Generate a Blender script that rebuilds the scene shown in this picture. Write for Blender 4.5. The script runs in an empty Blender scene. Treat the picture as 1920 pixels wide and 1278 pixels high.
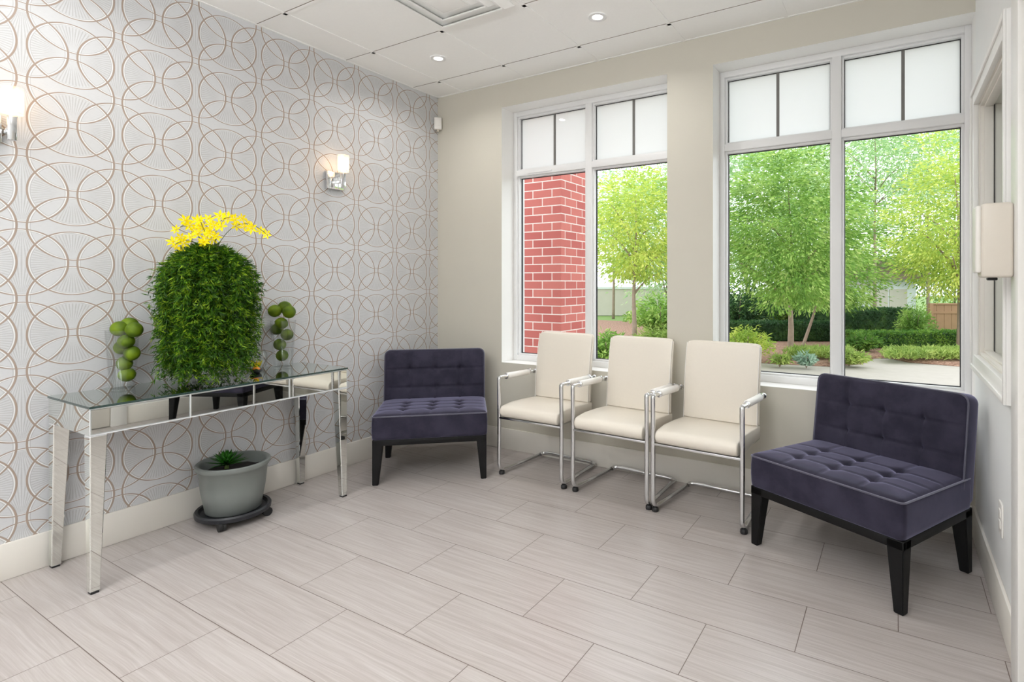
import bpy, bmesh, math, random
import numpy as np
from mathutils import Vector, Matrix

random.seed(7)
rng = np.random.default_rng(11)
scene = bpy.context.scene
COL = scene.collection
PI = math.pi
R = math.radians

# ------------------------------------------------------------------ camera
F_PX, YAW, HOR, PCX = 1031.3, 0.531, 530.8, 1072.8
CAM = Vector((3.2506, -3.3489, 1.2539))
H = 2.7795                 # ceiling height
XR = 3.592                 # right wall plane
cam_d = bpy.data.cameras.new('camera')
cam = bpy.data.objects.new('camera', cam_d)
COL.objects.link(cam)
cam.location = CAM
cam.rotation_euler = (PI / 2, 0, YAW)
cam_d.sensor_fit = 'HORIZONTAL'
cam_d.sensor_width = 36.0
cam_d.lens = F_PX / 1920 * 36.0
cam_d.shift_x = -(PCX - 960) / 1920
cam_d.shift_y = -(639 - HOR) / 1920
cam_d.clip_start = 0.02
cam_d.clip_end = 300
scene.camera = cam

# ------------------------------------------------------------------ world, view
world = bpy.data.worlds.new('overcast_sky')
scene.world = world
world.use_nodes = True
wn = world.node_tree
wn.nodes.clear()
w_out = wn.nodes.new('ShaderNodeOutputWorld')
w_bg = wn.nodes.new('ShaderNodeBackground')
w_bg.inputs['Color'].default_value = (0.90, 0.955, 1.0, 1)
w_bg.inputs['Strength'].default_value = 2.55
wn.links.new(w_bg.outputs[0], w_out.inputs[0])
scene.view_settings.view_transform = 'Standard'
scene.view_settings.look = 'None'
scene.view_settings.gamma = 1
scene.view_settings.use_curve_mapping = False
scene.view_settings.exposure = 0.12
scene.cycles.max_bounces = 10
scene.cycles.diffuse_bounces = 6
scene.cycles.glossy_bounces = 6
scene.cycles.transmission_bounces = 8
scene.cycles.transparent_max_bounces = 16
scene.cycles.caustics_reflective = False
scene.cycles.caustics_refractive = False
scene.cycles.sample_clamp_indirect = 6.0
scene.cycles.use_denoising = True

P_DOWN = 4.3       # each recessed downlight, watts
P_PANEL = 9.0     # each added fill panel out of view, watts
P_UP = 125.0          # added uplight fill, out of view behind the camera
E_SCONCE = 17.0    # sconce bulb radiance

# ------------------------------------------------------------------ node helper
class G:
    def __init__(self, name):
        self.m = bpy.data.materials.new(name)
        self.m.use_nodes = True
        self.t = self.m.node_tree
        self.t.nodes.clear()
        self.out = self.t.nodes.new('ShaderNodeOutputMaterial')
    def n(self, kind, **kw):
        nd = self.t.nodes.new(kind)
        for k, v in kw.items():
            setattr(nd, k, v)
        return nd
    def put(self, sock, v):
        if isinstance(v, bpy.types.NodeSocket):
            self.t.links.new(v, sock)
        elif v is not None:
            if isinstance(v, (tuple, list)) and len(v) == 3 and sock.type == 'RGBA':
                v = (*v, 1)
            sock.default_value = v
    def ma(self, op, a, b=None, c=None, clamp=False):
        nd = self.n('ShaderNodeMath', operation=op, use_clamp=clamp)
        for i, v in enumerate((a, b, c)):
            if v is not None:
                self.put(nd.inputs[i], v)
        return nd.outputs[0]
    def step(self, x, a, b):          # smooth 0..1 between a and b
        nd = self.n('ShaderNodeMapRange', interpolation_type='SMOOTHSTEP')
        self.put(nd.inputs['Value'], x)
        self.put(nd.inputs['From Min'], a); self.put(nd.inputs['From Max'], b)
        return nd.outputs['Result']
    def mix(self, f, a, b, mode='MIX'):
        nd = self.n('ShaderNodeMix', data_type='RGBA', blend_type=mode)
        self.put(nd.inputs[0], f)
        self.put(nd.inputs[6], a); self.put(nd.inputs[7], b)
        return nd.outputs[2]
    def pos(self):
        nd = self.n('ShaderNodeNewGeometry')
        s = self.n('ShaderNodeSeparateXYZ')
        self.t.links.new(nd.outputs['Position'], s.inputs[0])
        return s.outputs[0], s.outputs[1], s.outputs[2]
    def objc(self):
        nd = self.n('ShaderNodeTexCoord')
        return nd.outputs['Object']
    def xyz(self, x, y, z):
        nd = self.n('ShaderNodeCombineXYZ')
        for i, v in enumerate((x, y, z)):
            self.put(nd.inputs[i], v)
        return nd.outputs[0]
    def noise(self, vec, scale, detail=3, rough=.5, dim='3D'):
        nd = self.n('ShaderNodeTexNoise', noise_dimensions=dim)
        if vec is not None:
            self.put(nd.inputs['Vector'], vec)
        nd.inputs['Scale'].default_value = scale
        nd.inputs['Detail'].default_value = detail
        nd.inputs['Roughness'].default_value = rough
        return nd.outputs[0]
    def bump(self, h, strength=.3, dist=.002):
        nd = self.n('ShaderNodeBump')
        nd.inputs['Strength'].default_value = strength
        nd.inputs['Distance'].default_value = dist
        self.put(nd.inputs['Height'], h)
        return nd.outputs[0]
    def bsdf(self, color=(.8, .8, .8), rough=.5, metal=0.0, normal=None, **kw):
        nd = self.n('ShaderNodeBsdfPrincipled')
        self.put(nd.inputs['Base Color'], color)
        self.put(nd.inputs['Roughness'], rough)
        self.put(nd.inputs['Metallic'], metal)
        if normal is not None:
            self.put(nd.inputs['Normal'], normal)
        for k, v in kw.items():
            self.put(nd.inputs[k.replace('_', ' ')], v)
        return nd.outputs[0]
    def done(self, shader):
        self.t.links.new(shader, self.out.inputs[0])
        return self.m

def lin(r, g, b):
    f = lambda c: (c / 255 / 12.92) if c / 255 <= .04045 else ((c / 255 + .055) / 1.055) ** 2.4
    return (f(r), f(g), f(b))

M = {}
def flat(name, color, rough=.5, metal=0.0, vary=.06, scale=30, bump=0.0, **kw):
    g = G(name)
    co = g.objc()
    nz = g.noise(co, scale, 4)
    dark = tuple(c * (1 - vary) for c in color)
    lite = tuple(min(1, c * (1 + vary)) for c in color)
    c = g.mix(nz, dark, lite)
    nrm = g.bump(nz, .4, bump) if bump else None
    M[name] = g.done(g.bsdf(c, rough, metal, nrm, **kw))
    return M[name]

flat('back_paint', lin(200, 196, 184), .6, vary=.02, scale=6)
flat('right_paint', lin(236, 237, 236), .55, vary=.015, scale=6)
flat('white_trim', lin(236, 235, 232), .35, vary=.01, scale=8)
flat('cream_trim', lin(226, 222, 214), .4, vary=.015, scale=8)
flat('ceiling_white', lin(246, 246, 244), .8, vary=.02, scale=60, bump=.0004)
flat('grid_white', lin(246, 246, 244), .5, vary=.01)
flat('grid_shade', lin(120, 110, 98), .9, vary=.05)
flat('vinyl_frame', lin(228, 228, 228), .4, vary=.004, scale=15)
flat('gasket', (.012, .012, .016), .6)
flat('muntin_grey', lin(112, 110, 106), .5)
flat('plastic_white', lin(232, 229, 224), .35, vary=.01)
flat('plastic_cream', lin(214, 207, 196), .4, vary=.02)
flat('chrome', (.72, .73, .74), .12, 1.0, vary=.03, scale=8)
flat('chrome_bright', (.86, .86, .86), .05, 1.0, vary=.02, scale=8)
flat('black_rubber', (.01, .01, .011), .55)
flat('black_wood', (.0030, .0030, .0034), .5, vary=.2, scale=40, Specular_IOR_Level=.25)
flat('leather', lin(222, 215, 203), .38, vary=.02, scale=90, bump=.0003)
flat('leather_edge', lin(240, 238, 234), .4, vary=.02, scale=90)
flat('pot_grey', lin(118, 123, 120), .45, vary=.04, scale=10)
flat('tray_black', lin(30, 32, 37), .45, vary=.1)
flat('soil', (.010, .008, .007), .95, vary=.6, scale=80, bump=.004)
flat('stem_green', lin(70, 90, 30), .6, vary=.2)
flat('bark', lin(150, 132, 116), .85, vary=.3, scale=14, bump=.006)
flat('wood_fence', lin(150, 118, 88), .8, vary=.2, scale=5)
flat('garage_white', lin(225, 228, 232), .6, vary=.03, scale=2)
flat('roof_brown', lin(140, 118, 106), .9, vary=.2, scale=20)
flat('concrete_pale', lin(205, 197, 188), .9, vary=.06, scale=4)
flat('lens_rim', lin(230, 230, 230), .3)

def velvet():
    g = G('velvet')
    co = g.objc()
    nz = g.noise(co, 9, 5, .6)
    fine = g.noise(co, 300, 2)
    c = g.mix(g.step(nz, .3, .7), (.016, .0145, .027), (.034, .031, .052))
    M['velvet'] = g.done(g.bsdf(c, .8, 0, g.bump(fine, .15, .0006), Sheen_Weight=.62, Sheen_Roughness=.35,
                                Sheen_Tint=(.68, .66, 1.0, 1), Specular_IOR_Level=.2))
    g = G('velvet_piping')
    M['velvet_piping'] = g.done(g.bsdf((.060, .058, .084), .5, 0, None, Sheen_Weight=.6, Sheen_Tint=(.8, .8, 1, 1)))
velvet()

def mirror():
    g = G('mirror_glass')
    nz = g.noise(g.objc(), 3, 2)
    c = g.mix(nz, (.80, .82, .79), (.84, .86, .83))
    M['mirror_glass'] = g.done(g.bsdf(c, .012, 1.0))
    g = G('mirror_edge')
    M['mirror_edge'] = g.done(g.bsdf((.80, .82, .83), .35, .35))
    g = G('glass_edge')
    M['glass_edge'] = g.done(g.bsdf((.03, .055, .05), .15, 0.0))
    g = G('mirror_top')
    nz = g.noise(g.objc(), 3, 2)
    c = g.mix(nz, (.60, .66, .62), (.65, .70, .66))
    M['mirror_top'] = g.done(g.bsdf(c, .03, 1.0))
mirror()

def window_glass():
    g = G('window_glass')
    tr = g.n('ShaderNodeBsdfTransparent')
    tr.inputs[0].default_value = (.965, .975, .97, 1)
    gl = g.n('ShaderNodeBsdfGlossy')
    gl.inputs['Roughness'].default_value = 0.0
    fr = g.n('ShaderNodeFresnel')
    fr.inputs['IOR'].default_value = 1.14
    mx = g.n('ShaderNodeMixShader')
    g.t.links.new(fr.outputs[0], mx.inputs[0])
    g.t.links.new(tr.outputs[0], mx.inputs[1])
    g.t.links.new(gl.outputs[0], mx.inputs[2])
    M['window_glass'] = g.done(mx.outputs[0])
    g = G('hatch_glass')
    tr = g.n('ShaderNodeBsdfTransparent'); tr.inputs[0].default_value = (.95, .975, .96, 1)
    gl = g.n('ShaderNodeBsdfGlossy'); gl.inputs['Roughness'].default_value = 0.0
    mx = g.n('ShaderNodeMixShader'); mx.inputs[0].default_value = .06
    g.t.links.new(tr.outputs[0], mx.inputs[1]); g.t.links.new(gl.outputs[0], mx.inputs[2])
    M['hatch_glass'] = g.done(mx.outputs[0])
    # frosted upper lights: milky, translucent, with a faint sheen
    g = G('frosted_glass')
    tl = g.n('ShaderNodeBsdfTranslucent'); tl.inputs[0].default_value = (.70, .715, .72, 1)
    df = g.n('ShaderNodeBsdfDiffuse'); df.inputs[0].default_value = (.93, .94, .94, 1)
    m1 = g.n('ShaderNodeMixShader'); m1.inputs[0].default_value = .34
    gl = g.n('ShaderNodeBsdfGlossy'); gl.inputs['Roughness'].default_value = .02
    m2 = g.n('ShaderNodeMixShader'); m2.inputs[0].default_value = .035
    L = g.t.links.new
    L(tl.outputs[0], m1.inputs[1]); L(df.outputs[0], m1.inputs[2])
    L(m1.outputs[0], m2.inputs[1]); L(gl.outputs[0], m2.inputs[2])
    M['frosted_glass'] = g.done(m2.outputs[0])
    # clear table glass
    g = G('clear_glass')
    tr = g.n('ShaderNodeBsdfTransparent'); tr.inputs[0].default_value = (.985, .99, .99, 1)
    gl = g.n('ShaderNodeBsdfGlossy'); gl.inputs['Roughness'].default_value = .02
    lw = g.n('ShaderNodeLayerWeight'); lw.inputs[0].default_value = .35
    f = g.ma('ADD', g.ma('MULTIPLY', g.ma('POWER', lw.outputs['Facing'], 2.5), .5), .04)
    mx = g.n('ShaderNodeMixShader')
    L = g.t.links.new
    L(f, mx.inputs[0]); L(tr.outputs[0], mx.inputs[1]); L(gl.outputs[0], mx.inputs[2])
    M['clear_glass'] = g.done(mx.outputs[0])
    g = G('shade_glass')
    tr = g.n('ShaderNodeBsdfTransparent'); tr.inputs[0].default_value = (1, .98, .95, 1)
    tl = g.n('ShaderNodeBsdfTranslucent'); tl.inputs[0].default_value = (1, .97, .92, 1)
    gl = g.n('ShaderNodeBsdfGlossy'); gl.inputs['Roughness'].default_value = .08
    m1 = g.n('ShaderNodeMixShader'); m1.inputs[0].default_value = .32
    m2 = g.n('ShaderNodeMixShader'); m2.inputs[0].default_value = .08
    L = g.t.links.new
    L(tr.outputs[0], m1.inputs[1]); L(tl.outputs[0], m1.inputs[2])
    L(m1.outputs[0], m2.inputs[1]); L(gl.outputs[0], m2.inputs[2])
    M['shade_glass'] = g.done(m2.outputs[0])
window_glass()

def emit(name, color, s):
    g = G(name)
    e = g.n('ShaderNodeEmission')
    e.inputs[0].default_value = (*color, 1); e.inputs[1].default_value = s
    M[name] = g.done(e.outputs[0])
emit('bulb_warm', (1.0, .66, .38), E_SCONCE)
emit('lens_lit', (1.0, .97, .93), 14)
emit('fill_panel_lit', (.97, .985, 1.0), 6)

def leafmat(name, a, b, c, rough=.5, trans=.35, scale=3.0):
    """leaf colour varies leaf by leaf between three greens"""
    g = G(name)
    geo = g.n('ShaderNodeNewGeometry')
    r = g.n('ShaderNodeValToRGB')
    r.color_ramp.elements[0].color = (*a, 1); r.color_ramp.elements[0].position = .1
    r.color_ramp.elements[1].color = (*c, 1); r.color_ramp.elements[1].position = .95
    e = r.color_ramp.elements.new(.55); e.color = (*b, 1)
    nz = g.noise(g.objc(), scale, 3, .6)
    fac = g.ma('ADD', g.ma('MULTIPLY', g.step(nz, .30, .72), .62), g.ma('MULTIPLY', geo.outputs['Random Per Island'], .38))
    g.t.links.new(fac, r.inputs[0])
    p = g.bsdf(r.outputs[0], rough, 0, None, Specular_IOR_Level=.3)
    tl = g.n('ShaderNodeBsdfTranslucent')
    g.t.links.new(r.outputs[0], tl.inputs[0])
    mx = g.n('ShaderNodeMixShader'); mx.inputs[0].default_value = trans
    g.t.links.new(p, mx.inputs[1]); g.t.links.new(tl.outputs[0], mx.inputs[2])
    M[name] = g.done(mx.outputs[0])
leafmat('leaf_green', lin(98, 140, 60), lin(148, 186, 86), lin(212, 228, 146))
leafmat('leaf_yellow', lin(146, 180, 84), lin(198, 214, 100), lin(236, 236, 140))
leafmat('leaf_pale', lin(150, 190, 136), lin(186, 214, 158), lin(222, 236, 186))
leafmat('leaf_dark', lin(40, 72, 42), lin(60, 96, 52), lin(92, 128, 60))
leafmat('leaf_hedge', lin(74, 120, 50), lin(110, 152, 66), lin(160, 194, 84))
leafmat('leaf_ground', lin(132, 160, 78), lin(166, 188, 100), lin(200, 212, 128))
leafmat('leaf_blue', lin(140, 172, 150), lin(170, 196, 176), lin(200, 218, 200))
leafmat('fern_leaf', lin(14, 42, 3), lin(60, 108, 12), lin(160, 190, 40), .45, .25, 34.0)
leafmat('petal_yellow', lin(250, 224, 0), lin(254, 236, 4), lin(255, 244, 20), .5, .3)
leafmat('succulent', lin(20, 70, 14), lin(48, 118, 24), lin(92, 150, 40), .35, .15)

def lime_mat():
    g = G('lime_skin')
    co = g.objc()
    nz = g.noise(co, 60, 5, .6); big = g.noise(co, 14, 2)
    c = g.mix(g.step(big, .3, .7), lin(62, 86, 2), lin(112, 136, 6))
    c = g.mix(g.ma('MULTIPLY', nz, .5), c, lin(44, 68, 3))
    M['lime_skin'] = g.done(g.bsdf(c, .6, 0, g.bump(nz, .5, .002), Specular_IOR_Level=.3))
lime_mat()

def wallpaper():
    g = G('wallpaper')
    x, y, z = g.pos()
    SY, SZ = .1710, .1580
    u = g.ma('DIVIDE', g.ma('ADD', y, 2.334), SY)
    v = g.ma('DIVIDE', g.ma('SUBTRACT', z, 1.977), SZ)
    fu = g.ma('PINGPONG', u, 1.0)
    fv = g.ma('PINGPONG', v, 1.0)
    def hyp(a, b):
        return g.ma('SQRT', g.ma('ADD', g.ma('MULTIPLY', a, a), g.ma('MULTIPLY', b, b)))
    fu1 = g.ma('SUBTRACT', 1.0, fu); fv1 = g.ma('SUBTRACT', 1.0, fv)
    d1 = hyp(fu1, fv); d2 = hyp(fu, fv1); d0 = hyp(fu, fv)
    RR = .905
    def ring(d, du):
        side = g.ma('ABSOLUTE', g.ma('DIVIDE', du, g.ma('MAXIMUM', d, .01)))   # 1 at the sides of the circle
        w = g.ma('ADD', g.ma('MULTIPLY', side, .010), .007)
        e = g.ma('ABSOLUTE', g.ma('SUBTRACT', d, RR))
        line = g.ma('SUBTRACT', 1.0, g.step(e, w, g.ma('ADD', w, .010)))
        e2 = g.ma('ABSOLUTE', g.ma('SUBTRACT', d, g.ma('SUBTRACT', RR - .022, g.ma('MULTIPLY', side, .016))))
        hi = g.ma('SUBTRACT', 1.0, g.step(e2, .006, .013))
        e3 = g.ma('ABSOLUTE', g.ma('SUBTRACT', d, g.ma('SUBTRACT', RR - .038, g.ma('MULTIPLY', side, .024))))
        dk = g.ma('SUBTRACT', 1.0, g.step(e3, .002, .008))
        return line, hi, dk
    l1, h1, k1 = ring(d1, fu1); l2, h2, k2 = ring(d2, fu); l3, h3, k3 = ring(d0, fu)
    mx3 = lambda a_, b_, c_: g.ma('MAXIMUM', g.ma('MAXIMUM', a_, b_), c_)
    line = mx3(l1, l2, l3); hi = mx3(h1, h2, h3); dk = mx3(k1, k2, k3)
    def ins(d): return g.ma('SUBTRACT', 1.0, g.step(d, RR - .09, RR - .055))
    def outs(d): return g.step(d, RR + .015, RR + .04)
    fan_v = g.ma('MULTIPLY', g.ma('MULTIPLY', ins(d0), ins(d2)), outs(d1))
    fan_h = g.ma('MULTIPLY', g.ma('MULTIPLY', ins(d0), ins(d1)), outs(d2))
    th0 = g.ma('ARCTAN2', fv, fu)
    r0 = g.ma('POWER', g.ma('ADD', g.ma('MULTIPLY', g.ma('COSINE', g.ma('MULTIPLY', th0, 72.0)), .5), .5), 2.5)
    r0 = g.ma('MULTIPLY', r0, g.ma('MULTIPLY', g.ma('MAXIMUM', fan_v, fan_h), g.step(d0, .15, .55)))
    fan_c = g.ma('MULTIPLY', g.ma('MULTIPLY', ins(d1), outs(d0)), outs(d2))
    th1 = g.ma('ARCTAN2', fv1, fu1)
    r1 = g.ma('POWER', g.ma('ADD', g.ma('MULTIPLY', g.ma('COSINE', g.ma('MULTIPLY', th1, 72.0)), .5), .5), 2.5)
    r1 = g.ma('MULTIPLY', r1, fan_c)
    ribs = g.ma('MAXIMUM', r0, r1)
    fine = g.noise(g.xyz(x, g.ma('MULTIPLY', y, 12.0), g.ma('MULTIPLY', z, 90.0)), 4.0, 3, .6)
    base = g.mix(fine, lin(194, 195, 197), lin(208, 209, 211))
    c = g.mix(g.ma('MULTIPLY', ribs, .42), base, lin(150, 148, 144))  # ribs also darkened in the colour, painted shading that backs up the bump
    c = g.mix(g.ma('MULTIPLY', dk, .50), c, lin(130, 124, 118))
    c = g.mix(g.ma('MULTIPLY', hi, .5), c, lin(250, 250, 248))
    c = g.mix(g.ma('MULTIPLY', line, .95), c, lin(156, 138, 124))
    hgt = g.ma('ADD', g.ma('MULTIPLY', line, 1.0), g.ma('MULTIPLY', ribs, -.6))
    hgt = g.ma('ADD', hgt, g.ma('MULTIPLY', fine, .12))
    M['wallpaper'] = g.done(g.bsdf(c, .42, 0.0, g.bump(hgt, .35, .0016), Specular_IOR_Level=.4))
wallpaper()

def floor_mat():
    g = G('floor_tile')
    x, y, z = g.pos()
    GY, GX = .3048, .6096
    rv = g.ma('DIVIDE', g.ma('SUBTRACT', -.438, y), GY)
    row = g.ma('FLOOR', rv)
    fr = g.ma('SUBTRACT', rv, row)
    odd = g.ma('MODULO', g.ma('ABSOLUTE', row), 2.0)
    # row 5 (even lines) has a joint at x = .822, row 4 at x = .822 + GX/2
    off = g.ma('MULTIPLY', g.ma('SUBTRACT', 1.0, odd), .5)
    uv = g.ma('ADD', g.ma('DIVIDE', g.ma('SUBTRACT', x, .822), GX), off)
    col = g.ma('FLOOR', uv)
    fu = g.ma('SUBTRACT', uv, col)
    dx = g.ma('MULTIPLY', g.ma('MINIMUM', fu, g.ma('SUBTRACT', 1.0, fu)), GX)
    dy = g.ma('MULTIPLY', g.ma('MINIMUM', fr, g.ma('SUBTRACT', 1.0, fr)), GY)
    gro = g.ma('SUBTRACT', 1.0, g.step(g.ma('MINIMUM', dx, dy), .0008, .0019))
    seed = g.ma('ADD', g.ma('MULTIPLY', row, 7.31), g.ma('MULTIPLY', col, 3.77))
    wob = g.noise(g.xyz(g.ma('MULTIPLY', x, 1.6), g.ma('MULTIPLY', y, 5.0), seed), 1.5, 2)
    vec = g.xyz(g.ma('MULTIPLY', x, 2.2), g.ma('ADD', g.ma('MULTIPLY', y, 60.0), g.ma('MULTIPLY', wob, 2.2)), seed)
    s1 = g.noise(vec, 1.0, 5, .65)
    vec2 = g.xyz(g.ma('MULTIPLY', x, 3.5), g.ma('ADD', g.ma('MULTIPLY', y, 190.0), g.ma('MULTIPLY', wob, 6.0)), seed)
    s2 = g.noise(vec2, 1.0, 3, .6)
    patch = g.noise(g.xyz(x, g.ma('MULTIPLY', y, 3.0), seed), 2.0, 2)
    c = g.mix(g.step(s1, .32, .68), lin(167, 159, 155), lin(183, 177, 174))
    c = g.mix(g.ma('MULTIPLY', g.step(s2, .5, .72), .5), c, lin(197, 192, 190))
    c = g.mix(g.ma('MULTIPLY', g.step(s2, .5, .28), .35), c, lin(150, 139, 132))
    c = g.mix(g.ma('MULTIPLY', patch, .25), c, lin(170, 161, 156))
    c = g.mix(g.ma('MULTIPLY', gro, .9), c, lin(84, 66, 56))
    ro = g.ma('ADD', .24, g.ma('MULTIPLY', s1, .12))
    h = g.ma('SUBTRACT', g.ma('MULTIPLY', s2, .12), g.ma('MULTIPLY', gro, 1.0))
    M['floor_tile'] = g.done(g.bsdf(c, ro, 0, g.bump(h, .3, .0008), Specular_IOR_Level=.5))
floor_mat()

def brick_mat():
    g = G('red_brick')
    x, y, z = g.pos()
    nd = g.n('ShaderNodeNewGeometry')
    sp = g.n('ShaderNodeSeparateXYZ'); g.t.links.new(nd.outputs['Normal'], sp.inputs[0])
    side = g.ma('GREATER_THAN', g.ma('ABSOLUTE', sp.outputs[0]), .5)
    h = g.ma('ADD', g.ma('MULTIPLY', side, g.ma('ADD', y, .07)), g.ma('MULTIPLY', g.ma('SUBTRACT', 1.0, side), x))
    b = g.n('ShaderNodeTexBrick', offset=.5, offset_frequency=2)
    g.put(b.inputs['Vector'], g.xyz(h, z, 0.0))
    g.put(b.inputs['Color1'], lin(176, 92, 86)); g.put(b.inputs['Color2'], lin(196, 116, 106))
    g.put(b.inputs['Mortar'], lin(232, 222, 214))
    b.inputs['Scale'].default_value = 1.0
    b.inputs['Mortar Size'].default_value = .0055
    b.inputs['Mortar Smooth'].default_value = .1
    b.inputs['Brick Width'].default_value = .235
    b.inputs['Row Height'].default_value = .0852
    nz = g.noise(g.xyz(x, y, z), 24, 4)
    c = g.mix(g.ma('MULTIPLY', nz, .35), b.outputs[0], lin(164, 86, 80))
    M['red_brick'] = g.done(g.bsdf(c, .85, 0, g.bump(g.ma('SUBTRACT', 1.0, b.outputs[1]), .6, .006)))
brick_mat()

def ground_mats():
    g = G('mulch')
    x, y, z = g.pos()
    p = g.xyz(x, y, z)
    nz = g.noise(p, 22, 5, .7)
    c = g.mix(g.step(nz, .3, .7), lin(112, 78, 62), lin(186, 148, 128))
    M['mulch'] = g.done(g.bsdf(c, .95, 0, g.bump(nz, .8, .03)))
    g = G('paving')
    x, y, z = g.pos()
    p = g.xyz(x, y, z)
    nz = g.noise(p, 6, 5, .6)
    c = g.mix(nz, lin(170, 160, 152), lin(188, 180, 172))
    M['paving'] = g.done(g.bsdf(c, .9))
    g = G('lawn')
    x, y, z = g.pos()
    nz = g.noise(g.xyz(x, y, z), 12, 5, .7)
    c = g.mix(nz, lin(80, 110, 56), lin(140, 165, 90))
    M['lawn'] = g.done(g.bsdf(c, .95))
ground_mats()

# ------------------------------------------------------------------ mesh helpers
def link_mesh(name, bm, mats, parent=None, smooth=False, angle=None):
    me = bpy.data.meshes.new(name)
    bm.normal_update()
    bm.to_mesh(me); bm.free()
    if not isinstance(mats, (list, tuple)):
        mats = [mats]
    for m in mats:
        me.materials.append(M[m] if isinstance(m, str) else m)
    o = bpy.data.objects.new(name, me)
    COL.objects.link(o)
    if parent is not None:
        o.parent = parent
    if smooth:
        for p in me.polygons:
            p.use_smooth = True
    if angle is not None:
        for p in me.polygons:
            p.use_smooth = True
        me.set_sharp_from_angle(angle=R(angle))
    return o

def raw_mesh(name, verts, faces, mat, parent=None, smooth=False):
    me = bpy.data.meshes.new(name)
    me.from_pydata([tuple(v) for v in verts], [], faces)
    me.update()
    me.materials.append(M[mat])
    o = bpy.data.objects.new(name, me)
    COL.objects.link(o)
    if parent is not None:
        o.parent = parent
    if smooth:
        for p in me.polygons:
            p.use_smooth = True
    return o

def thing(name, label, cat, loc=(0, 0, 0), rz=0.0, group=None, kind=None):
    o = bpy.data.objects.new(name, None)
    o.empty_display_size = .1
    COL.objects.link(o)
    o.location = loc; o.rotation_euler = (0, 0, rz)
    tag(o, label, cat, group, kind)
    return o

def tag(o, label=None, cat=None, group=None, kind=None):
    if label: o['label'] = label
    if cat: o['category'] = cat
    if group: o['group'] = group
    if kind: o['kind'] = kind
    return o

def struct(o, label=None, cat=None):
    o['kind'] = 'structure'
    if label: o['label'] = label
    if cat: o['category'] = cat
    return o

def copy_tree(root, loc, rz, label, group=None):
    r = root.copy(); COL.objects.link(r)
    r.location = loc; r.rotation_euler = (0, 0, rz)
    r['label'] = label
    if group: r['group'] = group
    for ch in list(root.children):
        c = ch.copy(); COL.objects.link(c); c.parent = r
        for g2 in list(ch.children):
            d = g2.copy(); COL.objects.link(d); d.parent = c
    return r

def add_box(bm, x0, x1, y0, y1, z0, z1, bev=0.0, seg=2, mi=0, mat=None):
    vs = [bm.verts.new((x, y, z)) for x in (x0, x1) for y in (y0, y1) for z in (z0, z1)]
    idx = [(0, 1, 3, 2), (4, 6, 7, 5), (0, 4, 5, 1), (2, 3, 7, 6), (0, 2, 6, 4), (1, 5, 7, 3)]
    fs = [bm.faces.new([vs[i] for i in f]) for f in idx]
    for f in fs:
        f.material_index = mi
    if mat is not None:
        bmesh.ops.transform(bm, matrix=mat, verts=vs)
    if bev > 0:
        es = list({e for f in fs for e in f.edges})
        bmesh.ops.bevel(bm, geom=es, offset=bev, segments=seg, profile=.5, affect='EDGES', clamp_overlap=True)
    return fs

def box_obj(name, dims, mat, parent=None, bev=0.0, seg=2):
    bm = bmesh.new()
    add_box(bm, *dims, bev=bev, seg=seg)
    return link_mesh(name, bm, mat, parent, angle=35 if bev else None)

def add_cyl(bm, c, r0, r1, z0, z1, n=32, cap0=True, cap1=True, mat=None, mi=0):
    a = [bm.verts.new((c[0] + r0 * math.cos(2 * PI * i / n), c[1] + r0 * math.sin(2 * PI * i / n), z0)) for i in range(n)]
    b = [bm.verts.new((c[0] + r1 * math.cos(2 * PI * i / n), c[1] + r1 * math.sin(2 * PI * i / n), z1)) for i in range(n)]
    fs = []
    for i in range(n):
        j = (i + 1) % n
        fs.append(bm.faces.new((a[i], a[j], b[j], b[i])))
    if cap0: fs.append(bm.faces.new(a[::-1]))
    if cap1: fs.append(bm.faces.new(b))
    for f in fs: f.material_index = mi
    if mat is not None:
        bmesh.ops.transform(bm, matrix=mat, verts=a + b)
    return fs

def add_lathe(bm, prof, c=(0, 0), n=48, mat=None):
    """prof: (radius, z) list; radius 0 closes"""
    rings = []
    for r, z in prof:
        if r <= 1e-6:
            rings.append([bm.verts.new((c[0], c[1], z))])
        else:
            rings.append([bm.verts.new((c[0] + r * math.cos(2 * PI * i / n), c[1] + r * math.sin(2 * PI * i / n), z)) for i in range(n)])
    for a, b in zip(rings, rings[1:]):
        for i in range(n):
            j = (i + 1) % n
            if len(a) == 1 and len(b) == 1: continue
            if len(a) == 1: bm.faces.new((a[0], b[j], b[i]))
            elif len(b) == 1: bm.faces.new((a[i], a[j], b[0]))
            else: bm.faces.new((a[i], a[j], b[j], b[i]))
    if mat is not None:
        bmesh.ops.transform(bm, matrix=mat, verts=[v for r in rings for v in r])

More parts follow.
